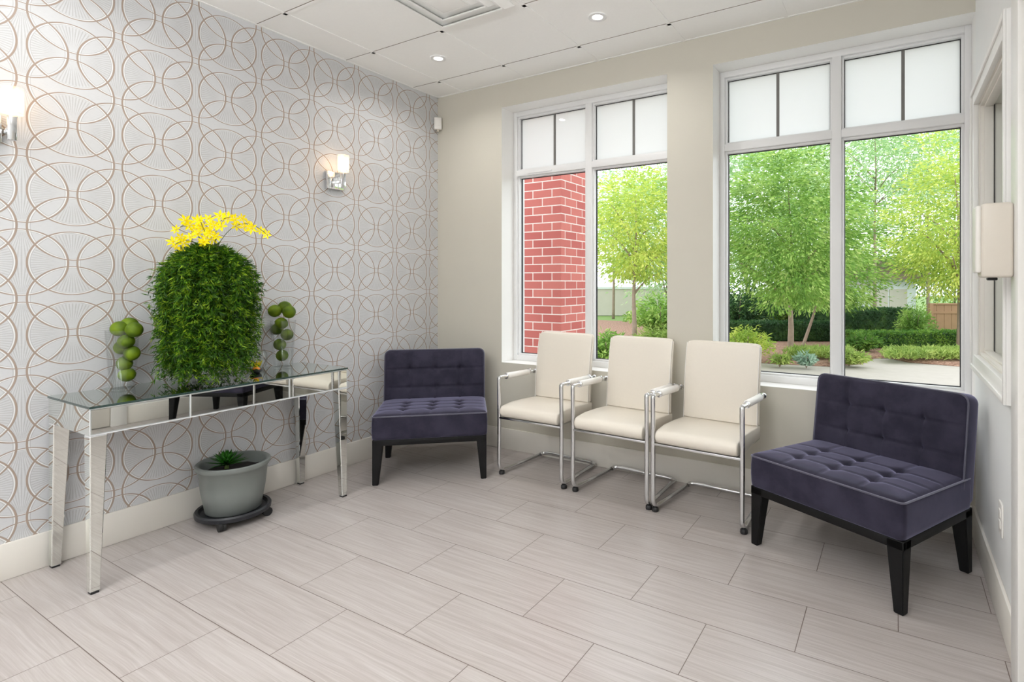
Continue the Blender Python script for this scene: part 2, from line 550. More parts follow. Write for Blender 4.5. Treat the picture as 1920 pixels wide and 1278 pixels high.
def add_tube(bm, pts, rad, n=12, closed=False, flat=1.0, up=None):
    """sweep a (possibly flattened) circle along pts"""
    pts = [Vector(p) for p in pts]
    N = len(pts)
    tang = []
    for i in range(N):
        a = pts[(i - 1) % N] if (closed or i > 0) else pts[i]
        b = pts[(i + 1) % N] if (closed or i < N - 1) else pts[i]
        tang.append((b - a).normalized())
    ref = Vector(up) if up else (Vector((0, 0, 1)) if abs(tang[0].z) < .9 else Vector((1, 0, 0)))
    u = (ref - tang[0] * ref.dot(tang[0])).normalized()
    rings = []
    for i in range(N):
        t = tang[i]
        u = (u - t * u.dot(t)).normalized()
        v = t.cross(u)
        rr = rad[i] if isinstance(rad, (list, tuple)) else rad
        rings.append([bm.verts.new(pts[i] + u * rr * math.cos(2 * PI * k / n) + v * rr * flat * math.sin(2 * PI * k / n)) for k in range(n)])
    M_ = N if closed else N - 1
    for i in range(M_):
        a, b = rings[i], rings[(i + 1) % N]
        for k in range(n):
            l = (k + 1) % n
            bm.faces.new((a[k], a[l], b[l], b[k]))
    if not closed:
        bm.faces.new(rings[0][::-1]); bm.faces.new(rings[-1])

def fillet(pts, rad, seg=6, closed=False):
    """round the corners of a polyline"""
    pts = [Vector(p) for p in pts]
    out = []
    N = len(pts)
    for i, p in enumerate(pts):
        if not closed and i in (0, N - 1):
            out.append(p); continue
        a, b = pts[(i - 1) % N], pts[(i + 1) % N]
        r = rad[i] if isinstance(rad, (list, tuple)) else rad
        da, db = (a - p), (b - p)
        ra = min(r, da.length * .49); rb = min(r, db.length * .49)
        s, e = p + da.normalized() * ra, p + db.normalized() * rb
        for k in range(seg + 1):
            t = k / seg
            out.append(s * (1 - t) ** 2 + p * 2 * t * (1 - t) + e * t ** 2)
    return out

def wall_cells(bm, us, zs, solid, d0, d1, axis, mi_reveal):
    """a wall in cells; axis 'x': runs along x with depth y d0..d1 (d0 = room face); 'y': runs along y with depth x"""
    nu, nz = len(us) - 1, len(zs) - 1
    def P(u, d, z):
        return (u, d, z) if axis == 'x' else (d, u, z)
    def quad(ps, mi):
        f = bm.faces.new([bm.verts.new(p) for p in ps]); f.material_index = mi
    def S(i, j):
        return 0 <= i < nu and 0 <= j < nz and solid(i, j)
    for i in range(nu):
        for j in range(nz):
            if not S(i, j): continue
            u0, u1, z0, z1 = us[i], us[i + 1], zs[j], zs[j + 1]
            quad([P(u0, d0, z0), P(u1, d0, z0), P(u1, d0, z1), P(u0, d0, z1)], 0)
            quad([P(u0, d1, z0), P(u0, d1, z1), P(u1, d1, z1), P(u1, d1, z0)], 0)
            inn = lambda a, b: (0 <= a < nu and 0 <= b < nz)
            for (a, b, ps) in ((i - 1, j, [P(u0, d0, z0), P(u0, d0, z1), P(u0, d1, z1), P(u0, d1, z0)]),
                               (i + 1, j, [P(u1, d0, z0), P(u1, d1, z0), P(u1, d1, z1), P(u1, d0, z1)]),
                               (i, j - 1, [P(u0, d0, z0), P(u0, d1, z0), P(u1, d1, z0), P(u1, d0, z0)]),
                               (i, j + 1, [P(u0, d0, z1), P(u1, d0, z1), P(u1, d1, z1), P(u0, d1, z1)])):
                if not S(a, b):
                    quad(ps, mi_reveal if inn(a, b) else 0)
    bmesh.ops.remove_doubles(bm, verts=bm.verts[:], dist=1e-5)
    bmesh.ops.recalc_face_normals(bm, faces=bm.faces[:])

# ------------------------------------------------------------------ room shell
YB = -7.0            # wall behind the camera
XE = 6.2             # far wall of the reception beyond the hatch
bm = bmesh.new(); add_box(bm, -.3, XE, YB - .2, .3, -.15, 0)
struct(link_mesh('floor', bm, 'floor_tile'), 'grey-beige wood-look porcelain floor tiles', 'floor')

# ceiling: tiles with a lay-in grid
GC = .6096
gx0, gy0 = .2743, -.2666
bm = bmesh.new(); add_box(bm, -.3, XE, YB - .2, .3, H, H + .15)
ceil = struct(link_mesh('ceiling', bm, 'ceiling_white'), 'white suspended ceiling of square tiles', 'ceiling')
bm = bmesh.new()
xs = [gx0 + i * GC for i in range(-1, 11) if 0.02 < gx0 + i * GC < XE]
ys = [gy0 - j * GC for j in range(0, 12) if gy0 - j * GC > YB]
for xg in xs:
    add_box(bm, xg - .011, xg + .011, YB, 0, H - .0035, H + .001)
for yg in ys:
    add_box(bm, 0, XE, yg - .011, yg + .011, H - .0035, H + .001)
add_box(bm, 0, XE, -.014, 0, H - .003, H + .001)
add_box(bm, 0, .014, YB, 0, H - .003, H + .001)
gr = link_mesh('ceiling_grid', bm, 'grid_white', ceil); gr['label'] = 'white metal ceiling grid'
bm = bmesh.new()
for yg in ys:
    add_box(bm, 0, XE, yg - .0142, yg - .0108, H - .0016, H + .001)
link_mesh('grid_shadow_strip', bm, 'grid_shade', ceil)  # dark strip along one side of each bar, a painted shadow line

bm = bmesh.new(); add_box(bm, -.3, 0, YB - .2, .3, 0, H)
struct(link_mesh('wall_left', bm, 'wallpaper'), 'wall papered with overlapping embossed circles', 'wall')

WX = [(.660, 1.990), (2.286, XR)]
WZ0, WZ1 = .652, 2.594
bm = bmesh.new()
wall_cells(bm, [0, .660, 1.990, 2.286, XR, XE], [0, WZ0, WZ1, H],
           lambda i, j: not (j == 1 and i in (1, 3)), 0, .30, 'x', 1)
struct(link_mesh('wall_back', bm, ['back_paint', 'white_trim']), 'greige window wall with white reveals', 'wall')

# right wall with the reception hatch and, nearer, a doorway
OY0, OY1, OZ0, OZ1 = -.945, -.118, .915, 2.105
DY0, DY1 = -2.20, -1.245
bm = bmesh.new()
wall_cells(bm, [-7.0, DY0, DY1, OY0, OY1, 0], [0, OZ0, OZ1, H],
           lambda i, j: not ((i == 3 and j == 1) or (i == 1 and j < 2)), XR, XR + .17, 'y', 1)
struct(link_mesh('wall_right', bm, ['right_paint', 'cream_trim']), 'pale grey right wall', 'wall')
bm = bmesh.new(); add_box(bm, XE, XE + .2, YB - .2, .3, 0, H)
struct(link_mesh('wall_reception', bm, 'right_paint'), 'pale wall of the room beyond the hatch', 'wall')
bm = bmesh.new(); add_box(bm, 0, XE, YB - .2, YB, 0, H)
struct(link_mesh('wall_front', bm, 'right_paint'), 'pale wall behind the camera', 'wall')

# baseboards
def baseboard(name, dims, lab):
    o = box_obj(name, dims, 'cream_trim', bev=.004)
    struct(o, lab, 'baseboard')
BH = .155
baseboard('baseboard_left', (0, .013, YB, 0, 0, BH), 'cream baseboard below the wallpaper')
baseboard('baseboard_back', (.013, XR - .013, -.013, 0, 0, BH), 'cream baseboard below the windows')
baseboard('baseboard_right', (XR - .013, XR, -1.13, 0, 0, BH), 'cream baseboard on the right wall')

# ------------------------------------------------------------------ windows in the back wall
FY0, FY1, GYP = .150, .215, .205
TZ0, TZ1 = 2.090, 2.135
def window(name, x0, x1, mull, mz, lab, left_face=.028, right_face=.028):
    t = bpy.data.objects.new(name, None); COL.objects.link(t)
    t.location = ((x0 + x1) / 2, FY0, WZ0)
    struct(t, lab, 'window')
    off = Vector(t.location)
    def part(nm, bm, mat, angle=None, parent=t):
        bmesh.ops.translate(bm, vec=-off, verts=bm.verts[:])
        return link_mesh(nm, bm, mat, parent, angle=angle)
    m0, m1 = mull
    bm = bmesh.new()
    add_box(bm, x0, x0 + left_face, FY0, FY1 + .03, WZ0, WZ1, .002)
    add_box(bm, x1 - right_face, x1, FY0, FY1 + .03, WZ0, WZ1, .002)
    add_box(bm, x0 + left_face, x1 - right_face, FY0, FY1 + .03, WZ1 - .036, WZ1, .002)
    add_box(bm, x0 + left_face, x1 - right_face, FY0, FY1 + .03, WZ0, WZ0 + .040, .002)
    add_box(bm, m0, m1, FY0, FY1 + .03, WZ0 + .04, WZ1 - .036, .002)
    for a, b in ((x0 + left_face, m0), (m1, x1 - right_face)):
        add_box(bm, a, b, FY0 + .001, FY1 + .03, TZ0, TZ1, .002)
        # glazing beads, a step behind the frame face
        for z0, z1 in ((WZ0 + .04, TZ0), (TZ1, WZ1 - .036)):
            s = .012
            add_box(bm, a, a + s, FY0 + .022, GYP, z0, z1, .001)
            add_box(bm, b - s, b, FY0 + .022, GYP, z0, z1, .001)
            add_box(bm, a + s, b - s, FY0 + .022, GYP, z0, z0 + s, .001)
            add_box(bm, a + s, b - s, FY0 + .022, GYP, z1 - s, z1, .001)
    part('frame', bm, 'vinyl_frame', 35)
    k = 0
    for a, b in ((x0 + left_face, m0), (m1, x1 - right_face)):
        for top, (z0, z1) in ((False, (WZ0 + .04, TZ0)), (True, (TZ1, WZ1 - .036))):
            s = .012; q = .004
            bm = bmesh.new()
            A0, A1, B0, B1 = a + s, b - s, z0 + s, z1 - s
            add_box(bm, A0, A0 + q, GYP - .004, GYP + .01, B0, B1)
            add_box(bm, A1 - q, A1, GYP - .004, GYP + .01, B0, B1)
            add_box(bm, A0 + q, A1 - q, GYP - .004, GYP + .01, B0, B0 + q)
            add_box(bm, A0 + q, A1 - q, GYP - .004, GYP + .01, B1 - q, B1)
            g_ = part('gasket', bm, 'gasket'); g_['label'] = 'black rubber glazing gasket'
            bm = bmesh.new()
            f = bm.faces.new([bm.verts.new(p) for p in ((A0 + q, GYP, B0 + q), (A1 - q, GYP, B0 + q), (A1 - q, GYP, B1 - q), (A0 + q, GYP, B1 - q))])
            p_ = part('pane', bm, 'frosted_glass' if top else 'window_glass')
            p_['label'] = 'frosted upper pane' if top else 'clear lower pane'
            if top:
                bm = bmesh.new()
                add_box(bm, mz[k] - .0085, mz[k] + .0085, GYP - .008, GYP - .001, B0 + q, B1 - q)
                u_ = part('muntin', bm, 'muntin_grey'); u_['label'] = 'slim grey glazing bar'
                k += 1
    return t, part
w1, part1 = window('window_1', .660, 1.990, (1.306, 1.358), (1.012, 1.668), 'left window with a brick column outside', .03, .03)
bm = bmesh.new()
add_box(bm, .80, 1.02, FY0 - .004, FY0, 2.102, 2.114, .0015)
part1('vent_slot', bm, 'vinyl_frame', 35)
w2, part2 = window('window_2', 2.286, XR, (2.936, 2.984), (2.630, 3.288), 'wide right window looking onto the garden', .03, .03)

# ------------------------------------------------------------------ hatch in the right wall
t = bpy.data.objects.new('window_3', None); COL.objects.link(t)
struct(t, 'white-cased reception hatch in the right wall', 'window')
XC = XR - .02
bm = bmesh.new()
cw = .072
def casing(bm, y0, y1, z0, z1, w, x0, x1):
    add_box(bm, x0, x1, y0 - w, y0, z0 - w, z1 + w, .002)
    add_box(bm, x0, x1, y1, y1 + w, z0 - w, z1 + w, .002)
    add_box(bm, x0, x1, y0, y1, z1, z1 + w, .002)
    add_box(bm, x0, x1, y0, y1, z0 - w, z0, .002)
casing(bm, OY0, OY1, OZ0, OZ1, cw, XC, XR)
casing(bm, OY0 - .05, OY1 + .05, OZ0 - .05, OZ1 + .05, .022, XC - .008, XC)
link_mesh('casing', bm, 'white_trim', t, angle=35)
bm = bmesh.new()
casing(bm, OY0 + .014, OY1 - .014, OZ0 + .014, OZ1 - .014, .014, XR + .005, XR + .165)
casing(bm, OY0 + .024, OY1 - .024, OZ0 + .024, OZ1 - .024, .010, XR + .02, XR + .055)
link_mesh('jamb', bm, 'cream_trim', t, angle=35)
bm = bmesh.new()
bm.faces.new([bm.verts.new((XR + .0595, y_, z_)) for y_, z_ in ((OY0 + .018, OZ0 + .014), (OY1 - .018, OZ0 + .014), (OY1 - .018, OZ1 - .014), (OY0 + .018, OZ1 - .014))])
p_ = link_mesh('pane', bm, 'hatch_glass', t)
bm = bmesh.new()
add_box(bm, XR + .058, XR + .061, OY1 - .018, OY1 - .014, OZ0 + .014, OZ1 - .014)
add_box(bm, XR + .056, XR + .063, OY0 + .014, OY0 + .018, OZ0 + .014, OZ1 - .014)
link_mesh('gasket', bm, 'gasket', t)

# doorway: pilaster-like casing plus a closed door, nearer the camera
bm = bmesh.new()
add_box(bm, XC - .004, XR, DY1, DY1 + .112, 0, H - .004, .003)
add_box(bm, XC - .004, XR, DY0 - .112, DY0, 0, H - .004, .003)
add_box(bm, XC - .004, XR, DY0, DY1, OZ1, OZ1 + .11, .003)
struct(link_mesh('trim_1', bm, 'white_trim', angle=35), 'white door casing at the right edge', 'trim')
d = box_obj('door_1', (XR + .001, XR + .045, DY0 + .004, DY1 - .004, .006, OZ1 - .004), 'cream_trim', bev=.003)
struct(d, 'cream door at the right edge', 'door')
bm = bmesh.new()
add_lathe(bm, [(0, 0), (.026, 0), (.026, .006), (.010, .012), (.010, .035), (.026, .042), (.027, .055), (.018, .066), (0, .068)],
          mat=Matrix.Translation((XR + .001, DY0 + .09, 1.0)) @ Matrix.Rotation(-PI / 2, 4, 'Y'), n=24)
k_ = link_mesh('door_handle', bm, 'chrome', d, smooth=True)

# ------------------------------------------------------------------ small wall fixtures
t = thing('soap_dispenser', 'cream wall-mounted hand sanitiser dispenser beside the hatch', 'dispenser', (XC - .004, -1.14, 1.385))
bm = bmesh.new(); add_box(bm, -.082, 0, -.052, .050, -.113, .122, .010, 3)
link_mesh('dispenser_body', bm, 'plastic_cream', t, angle=40)
bm = bmesh.new(); add_box(bm, -.096, -.080, -.046, .044, -.098, .116, .007, 3)
o = link_mesh('front_cover', bm, 'plastic_white', t, angle=40); o['label'] = 'white front cover'
bm = bmesh.new(); add_box(bm, -.062, -.036, -.016, .016, -.122, -.112, .003, 2)
o = link_mesh('nozzle', bm, 'black_rubber', t, angle=40); o['label'] = 'dark nozzle under the body'

t = thing('wall_outlet', 'white electrical outlet plate low on the right wall', 'outlet', (XR, -.785, .382))
bm = bmesh.new(); add_box(bm, -.006, 0, -.036, .036, -.06, .06, .002, 2)
link_mesh('cover_plate', bm, 'plastic_white', t, angle=40)
for s in (-1, 1):
    bm = bmesh.new(); add_box(bm, -.009, -.005, -.017, .017, s * .021 - .014, s * .021 + .014, .0015, 2)
    link_mesh('receptacle', bm, 'plastic_white', t, angle=40)

t = thing('motion_sensor', 'small white motion sensor in the upper corner beside the window', 'sensor', (.030, -.030, 2.555), R(-45))
bm = bmesh.new()
add_box(bm, -.030, .030, -.022, .022, -.048, .048, .006, 3, mat=Matrix.Rotation(R(90), 4, 'Z') @ Matrix.Identity(4))
link_mesh('sensor_body', bm, 'plastic_white', t, angle=40)
bm = bmesh.new()
add_box(bm, .0215, .026, -.024, .024, -.02, .032, .002, 2)
link_mesh('sensor_lens', bm, 'plastic_white', t, angle=40)
bm = bmesh.new(); add_cyl(bm, (-.006, 0), .012, .009, -.062, -.046, 16)
o = link_mesh('mounting_foot', bm, 'plastic_cream', t, angle=40)

# ------------------------------------------------------------------ ceiling fixtures
def downlight(x, y, label, group=None, power=P_DOWN):
    t = thing('ceiling_downlight', label, 'downlight', (x, y, H - .0035), 0, group)
    bm = bmesh.new()
    add_lathe(bm, [(.054, .001), (.053, -.004), (.047, -.0055), (.041, -.0035), (.036, -.0045), (.031, -.003), (.027, .002)], n=48)
    link_mesh('trim_ring', bm, 'lens_rim', t, smooth=True)
    bm = bmesh.new()
    add_cyl(bm, (0, 0), .0285, .0285, -.0015, .0022, 40)
    o = link_mesh('lamp_lens', bm, 'lens_lit', t); o['label'] = 'glowing lamp face'
    ld = bpy.data.lights.new('downlight_lamp', 'AREA')
    ld.shape = 'DISK'; ld.size = .05; ld.energy = power; ld.color = (1.0, .98, .95); ld.spread = R(150)
    lo = bpy.data.objects.new('downlight_lamp', ld); COL.objects.link(lo)
    lo.parent = t; lo.location = (0, 0, -.006)
    return t
downlight(.583, -.597, 'recessed ceiling downlight nearest the wallpapered wall')
downlight(1.782, -.563, 'recessed ceiling downlight in front of the middle of the windows')
for x, y in ((.583, -2.42), (1.79, -2.42), (.583, -4.25), (1.79, -4.25)):  # added downlights out of view, put in to brighten the room
    downlight(x, y, 'added downlight out of view, fill light over the near floor', 'added fill downlights over the near half of the room')
def panel(x, y):  # added fill panels, unseen, that raise the room's brightness
    t = thing('fill_light_panel', 'added ceiling fill panel out of view', 'ceiling light', (x, y, H - .004), 0, 'added ceiling fill panels out of view')
    bm = bmesh.new()
    for a in ((-.3, -.27, -.6, .6), (.27, .3, -.6, .6), (-.27, .27, -.6, -.57), (-.27, .27, .57, .6)):
        add_box(bm, *a, -.010, .001)
    link_mesh('panel_frame', bm, 'grid_white', t)
    bm = bmesh.new(); add_box(bm, -.27, .27, -.57, .57, -.004, .001)
    link_mesh('diffuser', bm, 'fill_panel_lit', t)
    ld = bpy.data.lights.new('fill_panel_lamp', 'AREA')
    ld.shape = 'RECTANGLE'; ld.size = .52; ld.size_y = 1.1; ld.energy = P_PANEL; ld.color = (.965, .985, 1.0)
    lo = bpy.data.objects.new('fill_panel_lamp', ld); COL.objects.link(lo)
    lo.parent = t; lo.location = (0, 0, -.012)
for x, y in ((1.19, -5.3), (2.41, -5.3), (2.41, -3.9), (4.9, -2.3)):
    panel(x, y)

# air diffuser
vx, vy = gx0 + 1.5 * GC, gy0 - 1.5 * GC
t = thing('ceiling_air_vent', 'square white stepped air diffuser in the ceiling', 'vent', (vx, vy, H - .004))
bm = bmesh.new()
add_box(bm, -.293, .293, -.293, .293, 0, .003)
link_mesh('backing_plate', bm, 'grid_white', t)
def sq_ring(bm, s0, z0, s1, z1):
    a = [bm.verts.new((x * s0, y * s0, z0)) for x, y in ((-1, -1), (1, -1), (1, 1), (-1, 1))]
    b = [bm.verts.new((x * s1, y * s1, z1)) for x, y in ((-1, -1), (1, -1), (1, 1), (-1, 1))]
    for i in range(4):
        j = (i + 1) % 4
        bm.faces.new((a[i], a[j], b[j], b[i]))
for s0 in (.268, .204, .140):
    bm = bmesh.new()
    sq_ring(bm, s0, 0, s0, -.004)
    sq_ring(bm, s0, -.004, s0 - .040, -.030)
    sq_ring(bm, s0 - .040, -.030, s0 - .050, -.030)
    sq_ring(bm, s0 - .050, -.030, s0 - .050, -.026)
    sq_ring(bm, s0 - .050, -.026, s0 - .020, -.002)
    link_mesh('louvre', bm, 'grid_white', t)
bm = bmesh.new(); add_box(bm, -.088, .088, -.088, .088, -.032, -.004, .003)
link_mesh('centre_plate', bm, 'grid_white', t, angle=35)

# added uplighter behind the camera, put in to brighten the ceiling
t = thing('fill_uplighter', 'added unseen uplighter that brightens the ceiling', 'floor lamp', (2.0, -4.55, 0))
bm = bmesh.new(); add_lathe(bm, [(0, 0), (.14, 0), (.14, .015), (.03, .03), (0, .03)], n=40)
link_mesh('lamp_base', bm, 'chrome', t, angle=40)
bm = bmesh.new(); add_cyl(bm, (0, 0), .013, .013, .028, 1.72, 20)
link_mesh('pole', bm, 'chrome', t, angle=40)
bm = bmesh.new(); add_lathe(bm, [(0, 1.70), (.05, 1.71), (.17, 1.80), (.175, 1.82), (.168, 1.82), (.045, 1.725), (0, 1.72)], n=48)
link_mesh('lamp_bowl', bm, 'plastic_white', t, smooth=True)
ld = bpy.data.lights.new('fill_uplight', 'AREA')
ld.shape = 'DISK'; ld.size = .26; ld.energy = P_UP; ld.color = (.97, .985, 1.0)
lo = bpy.data.objects.new('fill_uplight', ld); COL.objects.link(lo)
lo.parent = t; lo.location = (0, 0, 1.815); lo.rotation_euler = (PI, 0, 0)

# ------------------------------------------------------------------ wall sconces
def sconce(y, zt, label, py0=-.066, py1=.066):
    """zt = top of the glass shade"""
    t = thing('wall_sconce', label, 'wall lamp', (0, y, zt - .11), 0, 'chrome sconces on the papered wall')
    bm = bmesh.new(); add_box(bm, 0, .024, py0, py1, -.106, .008, .002, 2)
    link_mesh('back_plate', bm, 'chrome_bright', t, angle=35)
    bm = bmesh.new()
    add_box(bm, .086, .112, -.013, .013, -.106, .000, .003, 2)
    add_box(bm, .018, .090, -.010, .010, -.070, -.050, .002, 2)
    link_mesh('stem', bm, 'chrome', t, angle=35)
    bm = bmesh.new()
    add_lathe(bm, [(0, .001), (.034, .002), (.036, .004), (.036, .112), (.0335, .112), (.0335, .005), (0, .004)], c=(.099, 0), n=40)
    link_mesh('glass_shade', bm, 'shade_glass', t, angle=40)
    bm = bmesh.new()
    add_lathe(bm, [(0, .008), (.012, .010), (.017, .03), (.018, .075), (.012, .092), (0, .095)], c=(.099, 0), n=24)
    o = link_mesh('bulb', bm, 'bulb_warm', t, smooth=True); o['label'] = 'glowing warm bulb'
sconce(-.975, 2.098, 'lit chrome wall lamp nearer the window corner, glass cylinder shade')
sconce(-2.560, 2.060, 'lit chrome wall lamp at the left edge, glass cylinder shade', -.120, -.012)

# ------------------------------------------------------------------ mirrored console table
TX0, TX1, TY0, TY1 = .022, .462, -2.425, -1.222
AZ0, AZ1, TOPZ = .637, .747, .757
t = thing('mirrored_console_table', 'mirrored glass console table against the wallpapered wall', 'console table', (0, 0, 0))
bm = bmesh.new(); add_box(bm, TX0, TX1 + .003, TY0 - .003, TY1 + .003, AZ1 + .001, TOPZ)
for f in bm.faces:
    if abs(f.normal.z) < .5: f.material_index = 1
bm.normal_update()
for f in bm.faces: f.material_index = 1 if abs(f.normal.z) < .5 else 0
o = link_mesh('tabletop', bm, ['mirror_top', 'glass_edge'], t)
o['label'] = 'green-tinted mirror glass top'
bm = bmesh.new(); add_box(bm, TX0 + .002, TX1 - .004, TY0 + .004, TY1 - .004, AZ0 + .002, AZ1)
link_mesh('apron_core', bm, 'mirror_edge', t)
seams = [TY0, -2.060, -1.582, TY1]
for a, b in zip(seams, seams[1:]):
    bm = bmesh.new()
    add_box(bm, TX1 - .006, TX1, a + .002, b - .002, AZ0 + .006, AZ1 - .003, .003, 1)
    link_mesh('front_panel', bm, 'mirror_glass', t)
bm = bmesh.new()
add_box(bm, TX1 - .006, TX1 + .001, TY0, TY1, AZ0, AZ0 + .005, .001)
add_box(bm, TX1 - .006, TX1 + .001, TY0, TY1, AZ1 - .003, AZ1, .0005)
for s in seams[1:3]:
    add_box(bm, TX1 - .006, TX1 + .0005, s - .002, s + .002, AZ0, AZ1)
for s in (TY0 + .001, TY1 - .001):
    add_box(bm, TX1 - .006, TX1 + .0005, s - .001, s + .001, AZ0, AZ1)
link_mesh('edge_strip', bm, 'mirror_edge', t)
for ya, yb in ((TY0, TY0 + .004), (TY1 - .004, TY1)):
    bm = bmesh.new(); add_box(bm, TX0 + .002, TX1 - .007, ya, yb, AZ0, AZ1 - .001, .001, 1)
    link_mesh('end_panel', bm, 'mirror_glass', t)
for sx, x0 in ((1, TX0 + .002), (-1, TX1)):
    for sy, y0 in ((1, TY0), (-1, TY1)):
        bm = bmesh.new()
        tw, bw = .058, .034
        def ring(w, z):
            p = [(x0, y0), (x0 + sx * w, y0), (x0 + sx * w, y0 + sy * w), (x0, y0 + sy * w)]
            return [bm.verts.new((a, b, z)) for a, b in p]
        ra, rb = ring(bw, .008), ring(tw, AZ0 - .001)
        for i in range(4):
            j = (i + 1) % 4
            bm.faces.new((ra[i], ra[j], rb[j], rb[i]))
        bm.faces.new(ra[::-1]); bm.faces.new(rb)
        bmesh.ops.recalc_face_normals(bm, faces=bm.faces[:])
        bmesh.ops.bevel(bm, geom=bm.edges[:], offset=.0028, segments=1, affect='EDGES')
        for f in bm.faces:
            if f.calc_area() < .0022: f.material_index = 1
        lg = link_mesh('leg', bm, ['mirror_glass', 'mirror_edge'], t)
        bm = bmesh.new()
        add_box(bm, min(x0, x0 + sx * .03), max(x0, x0 + sx * .03), min(y0 + sy * .003, y0 + sy * .03), max(y0 + sy * .003, y0 + sy * .03), 0, .008)
        link_mesh('foot_pad', bm, 'black_rubber', lg)

# ------------------------------------------------------------------ vases and limes
def cam_point(px, py, P):
    """world point on the vertical plane through P that faces along the camera's view, seen at photo pixel (px, py)"""
    F = Vector((-math.sin(YAW), math.cos(YAW), 0)); Rr = Vector((math.cos(YAW), math.sin(YAW), 0))
    dpt = (Vector(P) - CAM).dot(F)
    return CAM + dpt * (F + (px - PCX) / F_PX * Rr + Vector((0, 0, -(py - HOR) / F_PX)))

def vase(x, y, h, r0, r1, label):
    bm = bmesh.new()
    add_lathe(bm, [(0, 0), (r0 * .96, 0), (r0, .003), (r1, h), (r1 - .0025, h), (r0 - .004, .014), (0, .012)], n=48)
    o = link_mesh('glass_vase', bm, 'clear_glass', smooth=False, angle=40)
    o.location = (x, y, TOPZ)
    tag(o, label, 'vase', 'tapered glass vases on the console')
    return o
V1 = (.085, -2.178); V2 = (.090, -1.385)
vase(*V1, .275, .048, .066, 'clear tapered vase of green limes at the left of the mirrored table')
vase(*V2, .275, .052, .070, 'clear tapered vase of green limes at the right of the mirrored table')

def lime_mesh(r):
    bm = bmesh.new()
    prof = []
    for i in range(15):
        a = PI * i / 14
        rr = math.sin(a) * r
        z = -math.cos(a) * r * 1.06
        prof.append((max(0, rr), z - (.10 * r if i == 0 else 0) + (.06 * r if i == 14 else 0)))
    prof[0] = (0, prof[0][1]); prof[-1] = (0, prof[-1][1])
    add_lathe(bm, prof, n=28)
    return bm
words = ['lowest', 'second from bottom', 'third from bottom, at the right', 'fourth from bottom, at the left back',
         'just under the rim in front', 'at the rim on the right', 'at the rim on the left', 'at the rim at the back']
# photo pixels of the stack, and a push towards (+) or away from the camera
stack = [(236.5, 702, 0), (232, 681, .004), (246, 662, .002), (227, 651, -.028), (235, 640, .022), (250, 618, .012), (222.5, 616, .016), (241, 609, -.032)]
Fv = Vector((-math.sin(YAW), math.cos(YAW), 0))
def fill(Vc, dx, dy, sc, side):
    for k, (px, py, push) in enumerate(stack):
        p = cam_point((px - 236.5) * sc + 236.5 + dx, (py - 702) * sc + 702 + dy, (Vc[0], Vc[1], 1))
        p = p - (p - CAM).normalized() * push
        r = .0330 if k < 5 else .0355
        if side == 'right': r *= 1.03
        o = link_mesh('lime', lime_mesh(r), 'lime_skin', smooth=True)
        o.location = p
        o.rotation_euler = (rng.uniform(0, 3), rng.uniform(0, 3), rng.uniform(0, 3))
        tag(o, 'green lime in the %s glass vase, %s' % (side, words[k]), 'lime', 'limes in the glass vases')
fill(V1, 1.5, 0, 1.0, 'left')
fill(V2, 292.5, -36, .97, 'right')

# ------------------------------------------------------------------ trailing fern arrangement with yellow flowers
PX, PY = .235, -1.885
t = thing('fern_arrangement', 'tall glass vase of trailing green asparagus fern topped with yellow flowers', 'plant', (PX, PY, TOPZ))
bm = bmesh.new()
add_lathe(bm, [(0, 0), (.055, 0), (.057, .004), (.020, .02), (.014, .05), (.014, .12), (.03, .16), (.075, .24), (.10, .42), (.11, .55),
               (.107, .55), (.097, .42), (.07, .24), (.02, .165), (0, .16)], n=40)
link_mesh('glass_vase', bm, 'clear_glass', t, angle=50)
def blades(pts, dirs, L, W, sides=None, bend=.25):
    """numpy: one pointed folded blade for every point; returns verts, faces"""
    n = len(pts)
    pts = np.asarray(pts, float); dirs = np.asarray(dirs, float)
    dirs /= np.linalg.norm(dirs, axis=1)[:, None] + 1e-9
    if sides is None:
        r = rng.normal(size=(n, 3))
        sides = np.cross(dirs, r)
    sides /= np.linalg.norm(sides, axis=1)[:, None] + 1e-9
    L = np.broadcast_to(np.asarray(L, float), (n,))[:, None]; W = np.broadcast_to(np.asarray(W, float), (n,))[:, None]
    nor = np.cross(dirs, sides)
    a = pts
    b = pts + dirs * L * .45 + sides * W * .5 + nor * L * bend * .3
    c = pts + dirs * L
    d_ = pts + dirs * L * .45 - sides * W * .5 + nor * L * bend * .3
    V = np.stack([a, b, c, d_], 1).reshape(-1, 3)
    Fc = [(4 * i, 4 * i + 1, 4 * i + 2, 4 * i + 3) for i in range(n)]
    return V, Fc
